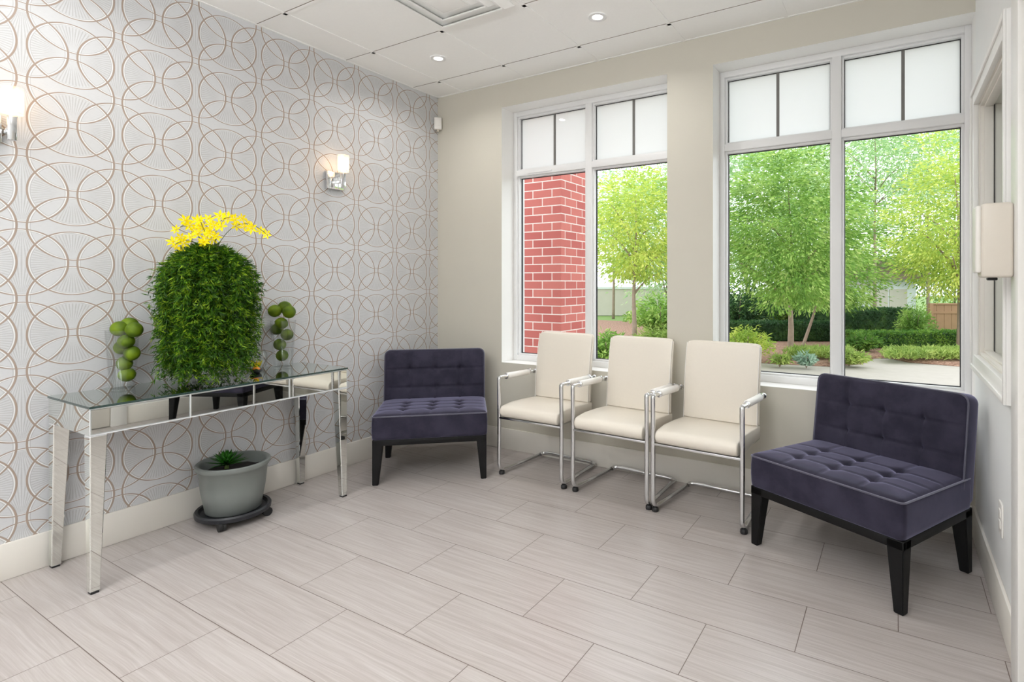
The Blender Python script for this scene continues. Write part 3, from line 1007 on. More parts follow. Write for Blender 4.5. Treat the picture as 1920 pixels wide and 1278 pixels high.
def fern_foliage():
    P_, D_ = [], []
    c0 = .50                                   # height of the crown's widest line above the table
    for s in range(500):
        a = rng.uniform(0, 2 * PI)
        dx, dy = math.cos(a), math.sin(a)
        q0 = rng.uniform(0, 1)
        reach = (.055 + .172 * q0 ** .7) * rng.uniform(.9, 1.08)
        if dx < 0: reach *= .80
        dome = rng.uniform(.13, .185) * (1.0 if q0 > .3 else 1.1)
        # arc over the dome, then hang
        drop = (rng.uniform(.01, .13) if rng.uniform() < .72 else rng.uniform(.13, .42))
        if q0 < .25: drop = rng.uniform(.02, .35)
        n1, n2 = 10, 17
        pts = []
        for k in range(n1):
            ph = (k + 1) / n1 * PI / 2
            pts.append((reach * math.sin(ph), c0 + dome * math.cos(ph)))
        for k in range(1, n2 + 1):
            u = k / n2
            pull = .22 * max(0, (c0 - drop) - .22)
            pts.append((reach * (1 - .55 * pull * u / .2 * .5) + .010 * math.sin(u * 7 + s), c0 - (c0 - drop) * u))
        wig = rng.uniform(-.02, .02)
        pts = np.array([(dx * r_ - dy * wig * i / 27, dy * r_ + dx * wig * i / 27, z_) for i, (r_, z_) in enumerate(pts)])
        tang = np.gradient(pts, axis=0); tang /= np.linalg.norm(tang, axis=1)[:, None]
        for k in range(2, len(pts)):
            # sprigs: a few needles fanning from one node, leaning along the strand
            for _ in range(2):
                q = rng.uniform(0, 1)
                p = pts[k] * (1 - q) + pts[k - 1] * q
                r0 = rng.normal(size=3) + np.array([dx, dy, 0]) * .6
                r0 -= tang[k] * (r0 @ tang[k]); r0 /= np.linalg.norm(r0) + 1e-9
                p = p + r0 * rng.uniform(0, .012)
                for __ in range(3):
                    r = r0 + rng.normal(size=3) * .55
                    D_.append(r + tang[k] * rng.uniform(.4, 1.2))
                    P_.append(p)
    P_ = np.array(P_); D_ = np.array(D_)
    L = rng.uniform(.020, .042, len(P_)); W = rng.uniform(.0036, .0062, len(P_))
    V, Fc = blades(P_, D_, L, W)
    lim = -PX + .012
    V[:, 0] = np.maximum(V[:, 0], lim)
    V[:, 2] = np.maximum(V[:, 2], .004)
    return V, Fc
V, Fc = fern_foliage()
raw_mesh('fern_foliage', V, Fc, 'fern_leaf', t)
# flower sprays
def flower_mesh():
    bm = bmesh.new()
    for k in range(6):
        a = 2 * PI * k / 6
        L, W = .038, .017
        c, s = math.cos(a), math.sin(a)
        def q(u, v, z): return bm.verts.new((c * u - s * v, s * u + c * v, z))
        p0 = q(.002, 0, 0); p1 = q(L * .5, W * .5, .008); p2 = q(L * .55, 0, .005); p3 = q(L * .5, -W * .5, .008); p4 = q(L, 0, .010)
        bm.faces.new((p0, p1, p2)); bm.faces.new((p0, p2, p3)); bm.faces.new((p1, p4, p2)); bm.faces.new((p2, p4, p3))
    add_lathe(bm, [(0, 0), (.005, .002), (.006, .010), (.004, .014), (0, .015)], n=8)
    return bm
def bez(p, tt):
    return p[0] * (1 - tt) ** 3 + p[1] * 3 * tt * (1 - tt) ** 2 + p[2] * 3 * tt * tt * (1 - tt) + p[3] * tt ** 3
ref = Vector((PX, PY, 1))
T0 = Matrix.Translation(Vector((PX, PY, TOPZ))).inverted()
# three long sprays and short ones; blossoms hang along them
sprays = [([(390, 470), (372, 440), (352, 408), (330, 432)], [(345, 413), (335, 431), (357, 422), (370, 413), (366, 432), (377, 424)]),
          ([(392, 472), (376, 450), (356, 446), (338, 462)], [(350, 446), (336, 455), (346, 466), (372, 447), (362, 457), (352, 472)]),
          ([(398, 468), (392, 440), (388, 424), (384, 410)], [(388, 415), (386, 431), (394, 447), (401, 421), (380, 440), (404, 436)]),
          ([(404, 468), (410, 436), (422, 412), (448, 410)], [(412, 414), (421, 426), (427, 408), (440, 411), (433, 427), (452, 414), (416, 440)]),
          ([(406, 466), (436, 412), (474, 408), (508, 442)], [(446, 424), (463, 411), (471, 419), (479, 429), (464, 427), (491, 433), (506, 440)]),
          ([(402, 470), (412, 460), (420, 452), (428, 448)], [(403, 456), (426, 446), (414, 450), (396, 460)])]
fl0 = None
for si, (sp, blooms) in enumerate(sprays):
    pu = [.0, .05, .04, .07, .03, .08][si]
    cp = [T0 @ (cam_point(x, y, ref) - Fv * pu * min(1, i * .5)) for i, (x, y) in enumerate(sp)]
    bm = bmesh.new()
    add_tube(bm, [bez(cp, k / 14) for k in range(15)], .0016, n=6)
    st = link_mesh('flower_stem', bm, 'stem_green', t)
    for k, (bx, by_) in enumerate(blooms):
        p = T0 @ (cam_point(bx, by_, ref) - Fv * (pu + rng.uniform(-.02, .02)))
        if fl0 is None:
            fl0 = link_mesh('flower', flower_mesh(), 'petal_yellow', st); f = fl0
        else:
            f = fl0.copy(); COL.objects.link(f); f.parent = st
        f.location = p
        f.rotation_euler = (R(rng.uniform(45, 100)), R(rng.uniform(-35, 35)), R(rng.uniform(20, 100)))
        q = rng.uniform(.72, .98) * (.8 if bx > 485 else 1)
        f.scale = (q, q, q)

# small items behind and beside the arrangement
gb = cam_point(496, 690, (.075, -1.56, 1)); gbx, gby = .085, -1.545
t = thing('glass_bowl', 'clear glass bowl with yellow and orange petals between the fern and the right vase', 'bowl', (gbx, gby, TOPZ))
bm = bmesh.new()
add_lathe(bm, [(0, 0), (.035, 0), (.052, .02), (.060, .055), (.056, .095), (.046, .115), (.044, .115), (.054, .093), (.0575, .055), (.049, .022), (.033, .004), (0, .004)], n=36)
link_mesh('bowl_glass', bm, 'clear_glass', t, smooth=True)
for k in range(9):
    a = 2 * PI * k / 9 + .3
    V, Fc = blades([(.006 * math.cos(a), .006 * math.sin(a), .01)], [(math.cos(a) * .8, math.sin(a) * .8, .9 + .4 * (k % 3))], .055, .016)
    raw_mesh('petal', V, Fc, 'petal_yellow', t)
p = cam_point(469, 690, (.19, -1.585, 1)); 
t = thing('candle_dish', 'tiny dark dish holding an orange blossom beside the fern', 'dish', (.200, -1.610, TOPZ))
bm = bmesh.new()
add_lathe(bm, [(0, 0), (.018, 0), (.028, .012), (.030, .022), (.028, .022), (.022, .012), (0, .010)], n=28)
link_mesh('dish', bm, 'tray_black', t, smooth=True)
flat('orange_petal', lin(240, 150, 60), .5)
bm = bmesh.new()
add_lathe(bm, [(0, .012), (.018, .016), (.022, .024), (.014, .030), (0, .032)], n=20)
o = link_mesh('blossom', bm, 'orange_petal', t, smooth=True); o['label'] = 'orange blossom'
for k in range(8):
    a = 2 * PI * k / 8
    V, Fc = blades([(.004 * math.cos(a), .004 * math.sin(a), .028)], [(math.cos(a) * .5, math.sin(a) * .5, 1)], .03, .012)
    raw_mesh('petal', V, Fc, 'petal_yellow', t)

# ------------------------------------------------------------------ grey planter on its wheeled tray
QX, QY = .202, -1.730
tr = thing('wheeled_plant_tray', 'round black plant caddy on castors under the grey pot', 'plant caddy', (QX, QY, 0))
bm = bmesh.new()
add_lathe(bm, [(0, .040), (.150, .040), (.166, .036), (.176, .042), (.178, .060), (.172, .068), (.160, .066), (.150, .052), (0, .052)], n=64)
link_mesh('tray', bm, 'tray_black', tr, smooth=False, angle=40)
for k, ang in enumerate((-47, 43, 133, 223)):
    a = R(ang)
    bm = bmesh.new()
    cx_, cy_ = .162 * math.cos(a), .162 * math.sin(a)
    mt = Matrix.Translation((cx_, cy_, .023)) @ Matrix.Rotation(a + .7, 4, 'Z') @ Matrix.Rotation(PI / 2, 4, 'X')
    add_cyl(bm, (0, 0), .023, .023, -.015, -.002, 24, mat=mt)
    add_cyl(bm, (0, 0), .023, .023, .002, .015, 24, mat=mt)
    add_cyl(bm, (cx_, cy_), .014, .014, .030, .042, 16)
    link_mesh('castor', bm, 'black_rubber', tr, angle=40)
pt = thing('potted_succulent', 'grey plastic pot with a small spiky green succulent, beneath the mirrored table', 'potted plant', (QX, QY, .053))
bm = bmesh.new()
add_lathe(bm, [(0, 0), (.122, 0), (.130, .006), (.150, .12), (.160, .220), (.168, .226), (.174, .238), (.174, .252), (.168, .257),
               (.158, .254), (.153, .245), (.142, .10), (0, .10)], n=72)
link_mesh('pot', bm, 'pot_grey', pt, angle=50)
bm = bmesh.new()
add_lathe(bm, [(.149, .200), (.10, .207), (.05, .212), (0, .214)], n=40)
for v in bm.verts: v.co.z += .004 * math.sin(v.co.x * 90) * math.cos(v.co.y * 70)
link_mesh('soil', bm, 'soil', pt, smooth=True)
su = []
for k in range(46):
    a = k * 2.399963
    el = R(78 - 70 * (k / 46) ** .8)
    dirv = Vector((math.cos(a) * math.cos(el), math.sin(a) * math.cos(el), math.sin(el)))
    base = Vector((-.030, -.020, .232)) + dirv * .01
    L = .060 + .040 * (k / 46); W = .020
    side = dirv.cross(Vector((0, 0, 1))).normalized(); up = side.cross(dirv)
    bm = bmesh.new()
    rows = []
    for q, w in ((0, .35), (.35, .95), (.65, .8), (1.0, 0)):
        c = base + dirv * L * q - Vector((0, 0, 1)) * .014 * q * q * (1 - math.sin(el)) + Vector((0, 0, .01 * q))
        if w == 0: rows.append([bm.verts.new(c)])
        else: rows.append([bm.verts.new(c + side * W * w * .5 + up * .002), bm.verts.new(c - up * .003), bm.verts.new(c - side * W * w * .5 + up * .002), bm.verts.new(c + up * .001)])
    for a_, b_ in zip(rows, rows[1:]):
        for i in range(4):
            j = (i + 1) % 4
            if len(b_) == 1: bm.faces.new((a_[i], a_[j], b_[0]))
            else: bm.faces.new((a_[i], a_[j], b_[j], b_[i]))
    bm.faces.new(rows[0][::-1])
    link_mesh('leaf', bm, 'succulent', pt, smooth=True)
bm = bmesh.new(); add_cyl(bm, (-.030, -.020), .012, .010, .200, .240, 12)
link_mesh('stem', bm, 'stem_green', pt, smooth=True)

# ------------------------------------------------------------------ tufted slipper chairs
def tufted_slab(w, d, h, dx, dy, swell=.010, dep=.014, seam=.004, nx=72, ny=64, rr=.022, sidebulge=.004):
    """slab whose top (z = h) carries dimples at the crossings of dx, dy and faint seams between them"""
    bm = bmesh.new()
    def hz(x, y):
        ex = (w / 2 - abs(x)); ey = (d / 2 - abs(y))
        e = min(ex, ey)
        z = h + swell * (1 - math.exp(-e / .05))
        z -= .009 * max(0, 1 - e / .016) ** 2
        for a in dx: z -= seam * math.exp(-((x - a) / .007) ** 2) * min(1, e / .03)
        for b in dy: z -= seam * math.exp(-((y - b) / .006) ** 2) * min(1, e / .03)
        for a in dx:
            for b in dy:
                r2 = (x - a) ** 2 + (y - b) ** 2
                z -= dep * math.exp(-r2 / .026 ** 2) + dep * .5 * math.exp(-r2 / .010 ** 2)
        return z
    def corner(x, y):
        # round the plan corners
        ax, ay = abs(x) - (w / 2 - rr), abs(y) - (d / 2 - rr)
        if ax > 0 and ay > 0:
            l = max(ax, ay) / max(1e-9, math.hypot(ax, ay))
            return (math.copysign(w / 2 - rr + ax * l, x), math.copysign(d / 2 - rr + ay * l, y))
        return x, y
    grid = []
    for j in range(ny + 1):
        row = []
        for i in range(nx + 1):
            x = -w / 2 + w * i / nx; y = -d / 2 + d * j / ny
            z = hz(x, y)
            X, Y = corner(x, y)
            row.append(bm.verts.new((X, Y, z)))
        grid.append(row)
    for j in range(ny):
        for i in range(nx):
            bm.faces.new((grid[j][i], grid[j][i + 1], grid[j + 1][i + 1], grid[j + 1][i]))
    rim = [grid[0][i] for i in range(nx + 1)] + [grid[j][nx] for j in range(1, ny + 1)] + \
          [grid[ny][i] for i in range(nx - 1, -1, -1)] + [grid[j][0] for j in range(ny - 1, 0, -1)]
    prev = rim
    for q in (.04, .3, .6, .85, .97, 1.0):
        ring = []
        for v in rim:
            k = 1 + (sidebulge * 4 * q * (1 - q)) / (w / 2)
            if q == 1.0: k -= .006 / (w / 2)
            ring.append(bm.verts.new((v.co.x * k, v.co.y * k, (h - .009) * (1 - q))))
        for i in range(len(rim)):
            j = (i + 1) % len(rim)
            bm.faces.new((prev[j], prev[i], ring[i], ring[j]))
        prev = ring
    bm.faces.new(prev[::-1])
    bmesh.ops.recalc_face_normals(bm, faces=bm.faces[:])
    return bm

def rim_path(w, d, rr, z):
    c = [(-w / 2, -d / 2), (w / 2, -d / 2), (w / 2, d / 2), (-w / 2, d / 2)]
    return fillet([(x, y, z) for x, y in c], rr, 6, closed=True)

CW, CD = .700, .590
def slipper_chair(loc, rz, label):
    t = thing('tufted_slipper_chair', label, 'chair', loc, rz, 'purple-grey tufted slipper chairs')
    LZ = .280
    # base frame
    bm = bmesh.new()
    w, dd, b = CW / 2, CD / 2, .022
    add_box(bm, -w, w, -dd, -dd + b, LZ - .036, LZ, .002)
    add_box(bm, -w, w, dd - b, dd, LZ - .036, LZ, .002)
    add_box(bm, -w, -w + b, -dd + b, dd - b, LZ - .036, LZ, .002)
    add_box(bm, w - b, w, -dd + b, dd - b, LZ - .036, LZ, .002)
    add_box(bm, -w + b, w - b, -dd + b, dd - b, LZ - .012, LZ - .001)
    link_mesh('base_frame', bm, 'black_wood', t, angle=35)
    for sx in (-1, 1):
        for sy in (-1, 1):
            bm = bmesh.new()
            x0, y0 = sx * w, sy * dd
            spl = .0
            def ring(wd, z, o=0):
                p = [(x0, y0), (x0 - sx * wd, y0), (x0 - sx * wd, y0 - sy * wd), (x0, y0 - sy * wd)]
                return [bm.verts.new((a, b_, z)) for a, b_ in p]
            r0, r1, r2 = ring(.036, 0), ring(.062, LZ - .036), ring(.064, LZ - .002)
            for A, B in ((r0, r1), (r1, r2)):
                for i in range(4):
                    bm.faces.new((A[i], A[(i + 1) % 4], B[(i + 1) % 4], B[i]))
            bm.faces.new(r0[::-1]); bm.faces.new(r2)
            bmesh.ops.recalc_face_normals(bm, faces=bm.faces[:])
            bmesh.ops.bevel(bm, geom=bm.edges[:], offset=.003, segments=2, affect='EDGES')
            link_mesh('leg', bm, 'black_wood', t, angle=35)
    # seat cushion
    sd = CD - .010
    dxs = (-.175, 0, .175)
    bm = tufted_slab(CW + .004, sd, .152, dxs, (-.165, -.060, .045), swell=.014, dep=.015)
    # the seat sinks slightly towards the back
    for v in bm.verts:
        if v.co.z > .05:
            v.co.z -= .012 * (v.co.y / sd + .5)
    st = link_mesh('seat_cushion', bm, 'velvet', t, smooth=True)
    st.location = (0, -CD / 2 + sd / 2 - .004, LZ + .001)
    bm = bmesh.new()
    pth = rim_path(CW + .004, sd, .022, .143)
    pth = [Vector((p.x, p.y, p.z - .012 * (p.y / sd + .5))) for p in pth]
    add_tube(bm, pth, .0042, n=8, closed=True)
    pp = link_mesh('piping', bm, 'velvet_piping', st, smooth=True); pp['label'] = 'paler piping'
    # backrest: built flat, stood up and leaned back
    bh, bt = .482, .110
    bm = tufted_slab(CW + .002, bh, bt, dxs, (-.025, .105), swell=.012, dep=.016, seam=.006, rr=.040, sidebulge=.003)
    m = Matrix.Rotation(R(90), 4, 'X')                 # top (+z) now faces -y, +y goes up
    bmesh.ops.transform(bm, matrix=m, verts=bm.verts[:])
    lean = Matrix.Translation((0, CD / 2 - .002, LZ + .001)) @ Matrix.Rotation(R(-8), 4, 'X') @ Matrix.Translation((0, 0, bh / 2))
    bmesh.ops.transform(bm, matrix=lean, verts=bm.verts[:])
    # keep the foot of the back level on the frame
    for v in bm.verts:
        if v.co.z < LZ + .03: v.co.z = max(v.co.z, LZ + .002)
    bk = link_mesh('backrest', bm, 'velvet', t, smooth=True)
    bm = bmesh.new()
    pth = rim_path(CW + .002, bh, .045, bt - .009)
    add_tube(bm, pth, .0042, n=8, closed=True)
    bmesh.ops.transform(bm, matrix=lean @ m, verts=bm.verts[:])
    pp = link_mesh('piping', bm, 'velvet_piping', bk, smooth=True); pp['label'] = 'paler piping'
    return t
c1 = slipper_chair((.530, -.590, 0), R(41.2), 'purple-grey tufted armless chair in the corner by the wallpapered wall')
copy_tree(c1, (3.095, -.515, 0), R(-26.5), 'purple-grey tufted armless chair at the right, against the pale wall')

# ------------------------------------------------------------------ white cantilever armchairs
def visitor_chair(loc, rz, label):
    t = thing('cantilever_armchair', label, 'chair', loc, rz, 'white leather and chrome armchairs under the windows')
    hw, fy, by = .243, -.235, .225
    rad = .0125
    AH = .640
    for s in (-1, 1):
        bm = bmesh.new()
        pts = [(s * hw, .155, AH - .012), (s * hw, .10, AH - .010), (s * hw, fy, AH), (s * hw, fy + .004, .36), (s * hw, fy, .027), (s * (hw - .028), by, .027)]
        pts = fillet(pts, [0, .02, .014, .1, .06, 0], 8)
        add_tube(bm, pts, .0135, n=12, flat=.78, up=(1, 0, 0))
        link_mesh('side_frame', bm, 'chrome', t, smooth=True)
        bm = bmesh.new()
        add_tube(bm, [(s * hw, -.150, AH - .001), (s * hw, -.146, AH - .001), (s * hw, .085, AH - .009), (s * hw, .089, AH - .009)], [.016, .0195, .0195, .016], n=20)
        ap = link_mesh('armrest_pad', bm, 'leather_edge', t, smooth=True); ap['label'] = 'white leather armrest sleeve'
        for yy in (-.156, .094):
            bm = bmesh.new()
            add_tube(bm, [(s * hw, yy - .005, AH - .004), (s * hw, yy + .005, AH - .004)], .0185, n=20)
            link_mesh('collar', bm, 'chrome', ap, angle=40)
        bm = bmesh.new()
        add_tube(bm, [(s * hw, .152, AH - .013), (s * hw, .157, AH - .013), (s * hw, .168, AH - .0135), (s * hw, .170, AH - .0135)], [.010, .016, .016, .012], n=16)
        link_mesh('end_knob', bm, 'chrome', t, angle=50)
        bm = bmesh.new()
        add_lathe(bm, [(0, 0), (.017, 0), (.019, .006), (.018, .020), (.010, .026), (0, .026)], c=(s * hw, fy + .030), n=20)
        link_mesh('glide', bm, 'black_rubber', t, angle=50)
    bm = bmesh.new()
    w2 = hw - .028
    add_tube(bm, fillet([(-w2 + .001, by - .03, .027), (-w2, by, .030), (-w2 + .05, by + .006, .034), (w2 - .05, by + .006, .034), (w2, by, .030), (w2 - .001, by - .03, .027)], .03, 6), .0130, n=12)
    link_mesh('rear_crossbar', bm, 'chrome', t, smooth=True)
    bm = bmesh.new()
    add_box(bm, -hw + .006, hw - .006, fy - .006, fy + .012, .372, .384, .002)
    add_box(bm, -hw + .030, -hw + .044, fy + .012, .20, .372, .383, .002)
    add_box(bm, hw - .044, hw - .030, fy + .012, .20, .372, .383, .002)
    link_mesh('seat_rail', bm, 'chrome', t, angle=35)
    # seat: soft box with a rounded front
    bm = bmesh.new()
    sw = .222
    prof = []
    y0, y1, z0, z1 = fy - .022, .175, .384, .466
    n = 10
    prof.append((y1, z0)); prof.append((y0 + .03, z0))
    for k in range(1, n):
        a = -PI / 2 - PI * k / n
        prof.append((y0 + .036 + .036 * math.cos(a), (z0 + z1) / 2 - .003 + (z1 - z0) / 2 * .93 * math.sin(a)))
    prof.append((y0 + .05, z1 - .004)); prof.append((y0 + .12, z1 + .003)); prof.append((0, z1)); prof.append((y1, z1 - .012))
    secs = []
    for x, k in ((-sw, .0), (-sw + .003, .55), (-sw + .010, .86), (-sw + .022, 1.0), (-.1, 1.04), (.1, 1.04), (sw - .022, 1.0), (sw - .010, .86), (sw - .003, .55), (sw, .0)):
        zc = (z0 + z1) / 2
        kk = .84 + .16 * k
        secs.append([bm.verts.new((x, (y - .02) * (.985 + .015 * k) + .02, zc + (z - zc) * kk)) for y, z in prof])
    for a, b in zip(secs, secs[1:]):
        for i in range(len(prof)):
            j = (i + 1) % len(prof)
            bm.faces.new((a[i], a[j], b[j], b[i]))
    bm.faces.new(secs[0]); bm.faces.new(secs[-1][::-1])
    bmesh.ops.recalc_face_normals(bm, faces=bm.faces[:])
    link_mesh('seat', bm, 'leather', t, angle=55)
    # backrest: gently curved slab with soft edges
    bm = bmesh.new()
    nz, nx_ = 20, 12
    zb, zt, bw, th = .455, .910, .222, .044
    def ycurve(z):
        q = (z - zb) / (zt - zb)
        return .130 + .030 * q + .030 * q ** 3
    front, back = [], []
    for j in range(nz + 1):
        z = zb + (zt - zb) * j / nz
        fr, bk = [], []
        for i in range(nx_ + 1):
            x = -bw + 2 * bw * i / nx_
            xn, zn = abs(x) / bw, (z - (zb + zt) / 2) / ((zt - zb) / 2)
            ez = min(1, (zt - z) / .014); ex = min(1, (bw - abs(x)) / .014)
            e = math.sqrt(max(0, 1 - (1 - ez) ** 2)) * math.sqrt(max(0, 1 - (1 - ex) ** 2))
            zz = z - (.010 * (xn ** 12) if j == nz else 0)
            fr.append(bm.verts.new((x, ycurve(z) - .006 * (e - 1) - .005 * (1 - xn ** 4), zz)))
            bk.append(bm.verts.new((x, ycurve(z) + th + .006 * (e - 1), zz)))
        front.append(fr); back.append(bk)
    for j in range(nz):
        for i in range(nx_):
            bm.faces.new((front[j][i], front[j][i + 1], front[j + 1][i + 1], front[j + 1][i]))
            bm.faces.new((back[j][i], back[j + 1][i], back[j + 1][i + 1], back[j][i + 1]))
        bm.faces.new((front[j][0], front[j + 1][0], back[j + 1][0], back[j][0]))
        bm.faces.new((front[j][nx_], back[j][nx_], back[j + 1][nx_], front[j + 1][nx_]))
    for i in range(nx_):
        bm.faces.new((front[nz][i], front[nz][i + 1], back[nz][i + 1], back[nz][i]))
        bm.faces.new((front[0][i], back[0][i], back[0][i + 1], front[0][i + 1]))
    bmesh.ops.recalc_face_normals(bm, faces=bm.faces[:])
    es = [e for e in bm.edges if e.calc_face_angle(0) > R(50)]
    bmesh.ops.bevel(bm, geom=es, offset=.009, segments=3, affect='EDGES', clamp_overlap=True)
    bk = link_mesh('backrest', bm, 'leather', t, angle=50)
    for s in (-1, 1):
        bm = bmesh.new()
        add_tube(bm, [(s * (bw - .006), ycurve(zb + (zt - zb) * k / 12) - .0005, zb + (zt - .012 - zb) * k / 12) for k in range(13)], .0018, n=6)
        link_mesh('seam', bm, 'leather_edge', bk)
    bm = bmesh.new()
    for s in (-1, 1):
        add_box(bm, s * .15 - .012, s * .15 + .012, .150, .162, .373, .47, .001)
    link_mesh('back_bracket', bm, 'chrome', t, angle=35)
    return t
v1 = visitor_chair((1.266, -.262, 0), R(-1.5), 'cream leather armchair with chrome frame, nearest the corner')
copy_tree(v1, (1.838, -.282, 0), R(-2.7), 'cream leather armchair with chrome frame, middle of the row of three')
copy_tree(v1, (2.366, -.315, 0), R(-3.4), 'cream leather armchair with chrome frame, beside the tufted chair on the right')

# ------------------------------------------------------------------ outside
GZ = -.15
bm = bmesh.new(); add_box(bm, -40, 45, .31, 70, GZ - .2, GZ - .02)
struct(link_mesh('ground_lawn', bm, 'lawn'), 'lawn beyond the beds', 'ground')
bm = bmesh.new(); add_box(bm, -12, 16, .32, 9.0, GZ - .1, GZ)
struct(link_mesh('ground_paving', bm, 'paving'), 'pale paving outside the windows', 'ground')
# mulch bed with a curved front edge
edge = [(-12, 7.4), (-3, 7.0), (0, 6.75), (1.43, 6.66), (2.3, 6.82), (2.75, 7.4), (2.92, 8.35), (3.15, 8.5), (3.45, 8.05), (4.26, 7.93), (6, 7.8), (16, 7.6)]
bm = bmesh.new()
fr = [bm.verts.new((x, y, GZ + .004)) for x, y in edge]
fm = [bm.verts.new((x, y + .12, GZ + .05)) for x, y in edge]
bk = [bm.verts.new((x, 14.5, GZ + .06)) for x, y in edge]
for A, B in ((fr, fm), (fm, bk)):
    for i in range(len(edge) - 1):
        bm.faces.new((A[i], A[i + 1], B[i + 1], B[i]))
o = link_mesh('mulch_bed', bm, 'mulch'); struct(o, 'brown bark mulch planting bed', 'ground')

bm = bmesh.new(); add_box(bm, -.60, .345, 1.38, 2.12, GZ, 3.2)
o = struct(link_mesh('column_brick', bm, 'red_brick'), 'red brick column outside the left window', 'column')

def ellipsoid_clusters(n, c, rad, k, spread, tier=.55):
    pts, dirs = [], []
    cl = rng.normal(size=(n, 3)); cl /= np.linalg.norm(cl, axis=1)[:, None]
    r = rng.uniform(.25, 1, n) ** .5
    cl = cl * r[:, None]
    for q in cl:
        cen = np.array(c) + q * np.array(rad)
        outd = q + np.array([0, 0, -.15])
        d0 = rng.normal(size=(k, 3)); d0[:, 2] *= tier * .6
        pp = cen + d0 * spread
        dd = d0 + outd * .8 + np.array([0, 0, -.35])
        pts.append(pp); dirs.append(dd)
    return np.concatenate(pts), np.concatenate(dirs)

def tree(name, label, base, h_trunk, r_trunk, c, rad, n, k, spread, L, W, mat, group, lean=(0, 0), limbs=7, fork=None):
    t = thing(name, label, 'tree', (base[0], base[1], GZ + .03), 0, group)
    o = Vector((base[0], base[1], GZ + .03))
    cl = np.array(c) - np.array(o)
    P_, D_ = ellipsoid_clusters(n, cl, rad, k, spread)
    V, Fc = blades(P_, D_, rng.uniform(.7, 1.2, len(P_)) * L, rng.uniform(.7, 1.2, len(P_)) * W)
    raw_mesh('crown', V, Fc, mat, t)
    bm = bmesh.new()
    top = Vector((cl[0], cl[1], cl[2] + rad[2] * .5))
    mid = Vector((lean[0], lean[1], h_trunk))
    pts = [Vector((0, 0, -.06)), mid * .5 + Vector((.01, .02, 0)), mid, (mid + top) / 2 + Vector((.04, -.03, 0)), top]
    sm = []
    for i in range(len(pts) - 1):
        for q in range(4):
            sm.append(pts[i].lerp(pts[i + 1], q / 4))
    sm.append(pts[-1])
    add_tube(bm, sm, [r_trunk * (1.25 - 1.1 * i / (len(sm) - 1)) for i in range(len(sm))], n=10)
    link_mesh('trunk', bm, 'bark', t, smooth=True)
    for s in range(limbs):
        a = 2 * PI * s / limbs + rng.uniform(-.3, .3)
        st = mid.lerp(top, rng.uniform(0, .5))
        en = Vector((cl[0] + math.cos(a) * rad[0] * .75, cl[1] + math.sin(a) * rad[1] * .75, st.z + rng.uniform(.2, .7) * rad[2]))
        bm = bmesh.new()
        add_tube(bm, [st.lerp(en, q / 6) + Vector((0, 0, .10 * math.sin(q / 6 * PI))) for q in range(7)], [r_trunk * .45 * (1 - .12 * q) for q in range(7)], n=7)
        link_mesh('branch', bm, 'bark', t, smooth=True)
    return t

def at(px, py, depth):
    F = Vector((-math.sin(YAW), math.cos(YAW), 0)); Rr = Vector((math.cos(YAW), math.sin(YAW), 0))
    return CAM + depth * (F + (px - PCX) / F_PX * Rr + Vector((0, 0, -(py - HOR) / F_PX)))

# garden trees, from the nearest back
b = (1.438, 8.384); c = at(1478, 425, 9.2)
tree('leafy_tree', 'full green young tree in the middle of the right window', b, .95, .055, c, (1.12, 1.0, 1.42), 300, 70, .19, .085, .030, 'leaf_green', 'young trees in the garden bed')
b = at(1188, 666, 9.8); c = at(1192, 425, 9.8)
tree('leafy_tree', 'yellow-green young tree seen through the left window', (b.x, b.y), 1.15, .045, c, (.86, .8, 1.12), 170, 64, .18, .085, .030, 'leaf_yellow', 'young trees in the garden bed')
b = at(1800, 640, 11.2); c = at(1790, 405, 11.2)
tree('leafy_tree', 'bright yellow-green tree at the right edge of the right window', (b.x, b.y), 1.1, .06, c, (1.15, 1.1, 1.75), 210, 70, .22, .095, .034, 'leaf_yellow', 'young trees in the garden bed')
b = at(1502, 640, 11.6); c = at(1560, 520, 11.8)
tree('leafy_tree', 'slender leaning tree behind the full green tree', (b.x, b.y), 1.0, .03, c, (1.0, .9, .75), 120, 66, .19, .09, .032, 'leaf_green', 'young trees in the garden bed', lean=(.32, .1))
# paler trees further back
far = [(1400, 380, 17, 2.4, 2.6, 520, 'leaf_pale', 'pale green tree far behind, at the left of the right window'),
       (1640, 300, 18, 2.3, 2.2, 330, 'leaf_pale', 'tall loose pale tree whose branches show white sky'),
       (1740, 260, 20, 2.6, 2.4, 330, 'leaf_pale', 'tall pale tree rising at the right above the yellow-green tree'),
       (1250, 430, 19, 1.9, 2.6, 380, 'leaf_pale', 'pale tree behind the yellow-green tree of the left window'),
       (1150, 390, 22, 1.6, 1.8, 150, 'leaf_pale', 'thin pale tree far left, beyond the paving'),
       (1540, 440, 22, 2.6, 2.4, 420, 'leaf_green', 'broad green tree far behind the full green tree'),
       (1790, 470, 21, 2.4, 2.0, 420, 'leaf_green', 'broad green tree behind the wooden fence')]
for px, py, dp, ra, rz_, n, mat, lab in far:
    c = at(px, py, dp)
    tree('background_tree', lab, (c.x, c.y), max(.8, c.z - rz_ * .9), .05, c, (ra, ra * .7, rz_), int(n * .62), 48, .42, .15, .055, mat, 'trees beyond the garden')

